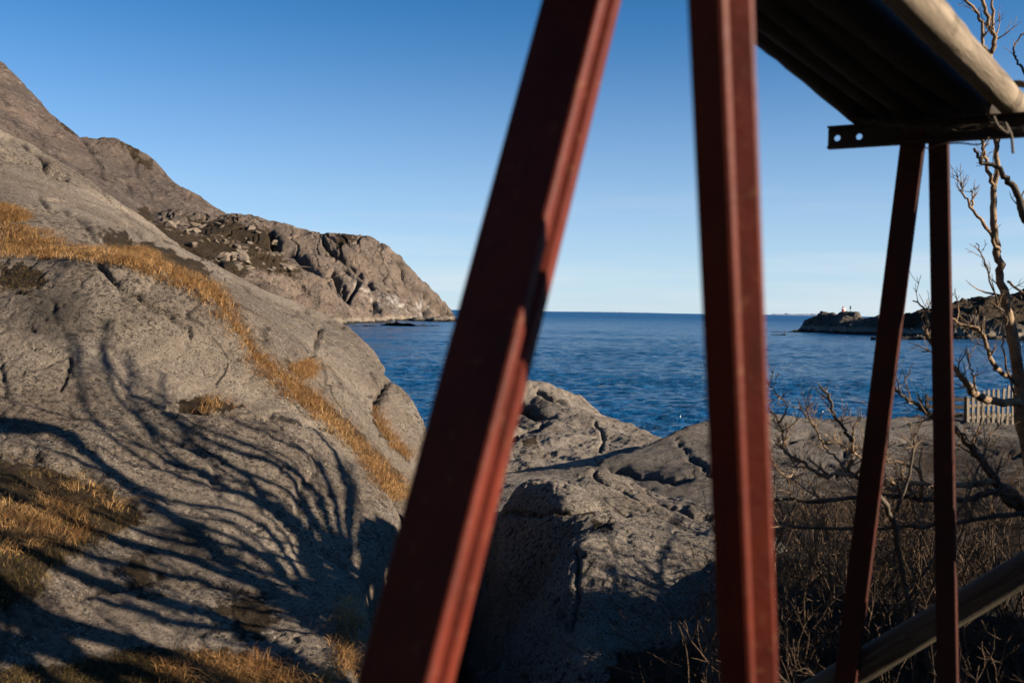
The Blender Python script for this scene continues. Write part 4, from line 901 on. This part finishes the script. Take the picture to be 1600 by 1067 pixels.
rack2 = empty('rack_frame', tuple(P(1400, 1067, 3.0) + np.array([0, 0, -.6])), label='farther red steel A-frame carrying the ends of the logs', cat='rack frame', group='steel A-frames of the fish drying rack')
La, Lb = P(1424, 232, 3.0), P(1320, 1067, 3.15)
cb = P(1420, 209, 3.02)
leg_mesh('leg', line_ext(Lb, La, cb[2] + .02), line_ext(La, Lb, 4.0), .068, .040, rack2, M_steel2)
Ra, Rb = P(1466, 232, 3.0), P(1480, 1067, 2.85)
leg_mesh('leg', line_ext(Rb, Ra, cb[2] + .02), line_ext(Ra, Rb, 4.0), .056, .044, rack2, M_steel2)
cz = cb + W * ((P(1312, 209, 3.1) - cb) @ W)
hl = []
for hx in (1309, 1343):
    # where the camera ray meets the web plane
    d = np.array(ray(hx, 209)); t = ((cb - U * .0 - np.array(EYE)) @ U) / (d @ U); hl.append(float((np.array(EYE) + d * t - cb) @ W))
d = np.array(ray(1296, 209)); t = ((cb - np.array(EYE)) @ U) / (d @ U); left_end = -float((np.array(EYE) + d * t - cb) @ W)
channel('crossbar', cb, left_end, .48, .068, .035, rack2, hl, M_dark)
bolt(cb + W * .0 - U * .037, -U, .012, rack2); bolt(cb + W * .09 - U * .037, -U, .012, rack2)

def local_log(name, pts, rad, mat, rs):
    """a log whose own Z axis runs along its length, so that the grain follows it"""
    pts = np.array(pts); ax = Vector(pts[-1] - pts[0]).normalized(); M = ax.to_track_quat('Z', 'Y').to_matrix().to_4x4(); M.translation = Vector(pts[0]); Mi = M.inverted()
    loc = np.array([tuple(Mi @ Vector(p)) for p in pts]); T = Tubes(); T.add(loc, rad, 28); V = np.vstack(T.v)
    V[:, :2] *= (1 + .035 * fbm(V * np.array([22, 22, 3.0]), 3) + .02 * fbm(V * np.array([60, 60, 2.0]), 2))[:, None]
    T.v = [V]; o = T.build(name, mat); o.matrix_world = M; return o
# logs lying on the crossbars
def log(px_end, VPx, dia, z_off, back, beyond, label, mat=M_log, lit=False, seed=0, d_end=3.0):
    rs = np.random.default_rng(seed)
    e = P(px_end, 190, d_end); e[2] = cb[2] + .034 + dia / 2 + z_off
    dr = np.array([(VPx - 800) / FPX, 1.0, 0]); dr /= np.linalg.norm(dr)
    a = e + dr * beyond; L = back + beyond; nseg = 40
    pts = []; rad = []
    for i in range(nseg + 1):
        t = i / nseg; p = a - dr * L * t
        p = p + np.array([math.sin(t * 5 + seed) * .008, 0, math.sin(t * 4 + seed * 2) * .006]); pts.append(p); rad.append(dia / 2 * (0.97 + .06 * t) * (1 + .02 * rs.normal()))
    root = local_log('log', pts, rad, mat, rs)
    root['label'] = label; root['category'] = 'log'; root['group'] = 'logs laid along the drying rack'
    return root
ls = [(1333, 1738, .092, 0), (1378, 1775, .088, 0), (1423, 1810, .088, 0), (1470, 1860, .09, 0), (1530, 1943, .088, 0)]
lbs = ['leftmost weathered log over the far crossbar, its edge against the sky', 'second log from the left over the far crossbar', 'middle log of the row lying over the far crossbar', 'fourth log from the left over the far crossbar', 'shaded log next to the sunlit one, a thin gap of sky between']
for i, (px, vp, dia, zo) in enumerate(ls): log(px, vp, dia, zo, 2.9, .22 + .03 * (i % 2), lbs[i], mat=M_log_shade, seed=i)
log(1574, 1904, .080, 0.0, 2.9, .1, 'pale sunlit log lashed at the right edge of the rack', seed=9, d_end=2.85)
# log brace slanting behind the far frame
pa = P(1220, 1115, 3.35); pb = P(1760, 795, 2.75); pb = pb + (pb - pa) * .55; pa = pa - (pb - pa) * .12
o = local_log('pole', [pa + (pb - pa) * t for t in np.linspace(0, 1, 60)], [.046 + .003 * math.sin(7 * t) for t in np.linspace(0, 1, 60)], M_pole, None); tag(o, 'thick round pole slanting up to the right through the far A-frame', 'pole')
# rope lashings at the log ends
T = Tubes(); rs = np.random.default_rng(5)
for k in range(5):
    pts = []; off = cb + W * (.02 + .03 * k)
    a = P(1330 + 8 * k, 188, 2.95); b = P(1575 - 6 * k, 196 + 6 * rs.normal(), 2.8)
    for t in np.linspace(0, 1, 22): pts.append(a * (1 - t) + b * t + np.array([0, 0, -.03 * math.sin(math.pi * t) * rs.uniform(.3, 1.0)]) + rs.normal(size=3) * .004)
    T.add(pts, [.0013] * len(pts), 5)
c0 = P(1583, 165, 2.78)
for k in range(4):
    pts = [c0 + U * .02 * k + W * math.cos(a) * .066 + np.array([0, 0, math.sin(a) * .066]) for a in np.linspace(0, 2 * math.pi, 20)]; T.add(pts, [.004] * 20, 6)
q = smooth_path([P(1552, 182, 2.75), P(1560, 198, 2.74), P(1575, 208, 2.74), P(1570, 192, 2.74), P(1580, 212, 2.74), P(1583, 240, 2.74)], 6); T.add(q, [.004] * len(q), 6)
q = smooth_path([P(1440, 225, 2.9), P(1450, 232, 2.9), P(1470, 226, 2.88), P(1500, 224, 2.85), P(1530, 226, 2.8), P(1545, 215, 2.78)], 6); T.add(q, [.0025] * len(q), 5)
tag(T.build('rope', M_wire), 'old rope and wire lashed round the log ends on the far crossbar', 'rope')

# ================================================================== PICKET FENCE
fb = P(1552, 645, 24.6); g = drop(fb[0], fb[1], ('rock_ground',)); fz = g.z if g else fb[2]
fence = empty('picket_fence', (fb[0], fb[1], fz), label='short weathered wooden picket fence standing on the rock edge by the tree', cat='fence')
def box(name, c, half, mat, parent, rot=0.0, tilt=0.0, point=0.0):
    hx, hy, hz = half; bm = bmesh.new(); bmesh.ops.create_cube(bm, size=2)
    for v in bm.verts: v.co = Vector((v.co.x * hx, v.co.y * hy, v.co.z * hz))
    if point:
        top = [v for v in bm.verts if v.co.z > 0]
        r = bmesh.ops.bisect_plane(bm, geom=bm.verts[:] + bm.edges[:] + bm.faces[:], plane_co=(0, 0, 0), plane_no=(1, 0, 0))
        for v in bm.verts:
            if abs(v.co.x) < 1e-6 and v.co.z > 0: v.co.z += point
    bmesh.ops.bevel(bm, geom=bm.edges[:], offset=min(half) * .2, segments=1, affect='EDGES')
    M = Matrix.Translation(Vector(c)) @ Matrix.Rotation(rot, 4, 'Z') @ Matrix.Rotation(tilt, 4, 'Y'); bm.transform(M)
    me = bpy.data.meshes.new(name); bm.to_mesh(me); bm.free(); me.materials.append(mat); o = bpy.data.objects.new(name, me); C.objects.link(o)
    if parent: o.parent = parent; o.matrix_parent_inverse = Matrix.Translation(-parent.location)
    return o
rr_ = random.Random(4)
base = P(1512, 647, 23.4); end = P(1660, 643, 25.6); fd = end - base; flen = np.linalg.norm(fd[:2]); fr = math.atan2(fd[1], fd[0])
npk = 21
for i in range(npk):
    t = i / (npk - 1); x, yy = base[0] + fd[0] * t, base[1] + fd[1] * t; g = drop(x, yy, ('rock_ground',)); zb = (g.z if g else fz)
    hgt = .60 + .34 * min(1, t * 2.6) + rr_.uniform(-.04, .04)
    box('picket', (x, yy, zb + hgt / 2 - .03), (.052, .012, hgt / 2), M_picket, fence, fr, rr_.uniform(-.06, .06), .03)
for zo in (.22, .50):
    c = (base + end) / 2; box('rail', (c[0] + .03 * math.sin(fr), c[1] + .035, fz + zo), (flen / 2 + .05, .018, .035), M_picket, fence, fr, 0.0)
for t in (0.0, .5, 1.0):
    x, yy = base[0] + fd[0] * t, base[1] + fd[1] * t; box('post', (x, yy + .09, fz + .3), (.04, .035, .42), M_picket, fence, fr)

# small rail section left of the fence
b2_ = P(1478, 650, 26.5); g = drop(b2_[0], b2_[1], ('rock_ground',)); z2 = g.z if g else 3.3
f2 = empty('rail_fence', (b2_[0], b2_[1], z2), label='low dark board fence left of the picket fence behind the far right leg', cat='fence')
for zo in (.12, .32, .52): box('rail', (b2_[0] + .2, b2_[1], z2 + zo), (.75, .015, .05), M_dark, f2)
for dx in (-.5, .2, .9): box('post', (b2_[0] + dx, b2_[1] + .055, z2 + .28), (.035, .035, .35), M_dark, f2)

# ================================================================== LIGHT STATION ON THE ISLET
g = cast(1318, 494, ('island',)); p = P(1318, 491, 354); h = drop(p[0], p[1], ('island',)); 
if h is None: h = Vector(p)
lh = empty('light_station', tuple(h), label='tiny white light hut with a red band on the islet top', cat='lighthouse')
lx, ly, lz = h.x, h.y, h.z - .2
box('wall', (lx, ly, lz + .75), (.6, .55, .75), M_white, lh); box('lantern', (lx - .2, ly, lz + 1.68), (.2, .2, .18), M_redp, lh)
box('door', (lx - .25, ly - .58, lz + .6), (.2, .03, .5), M_redp, lh)
bm = bmesh.new(); bmesh.ops.create_cone(bm, cap_ends=True, segments=12, radius1=.27, radius2=.05, depth=.22); bm.transform(Matrix.Translation((lx - .2, ly, lz + 1.98))); me = bpy.data.meshes.new('roof'); bm.to_mesh(me); bm.free(); me.materials.append(M_redp); o = bpy.data.objects.new('roof', me); C.objects.link(o); o.parent = lh; o.matrix_parent_inverse = Matrix.Translation(-lh.location)
p = P(1328.5, 491, 350); h = drop(p[0], p[1], ('island',)) or Vector(p)
mk = empty('sea_mark', tuple(h), label='dark rectangular daymark on a thin post right of the white hut', cat='sea mark')
box('board', (h.x, h.y, h.z + 1.5), (.24, .05, .6), M_black, mk); T = Tubes(); T.add([(h.x, h.y + .11, h.z - .3), (h.x, h.y + .12, h.z + 2.05)], [.05, .05], 8); T.build('post', M_black, mk)
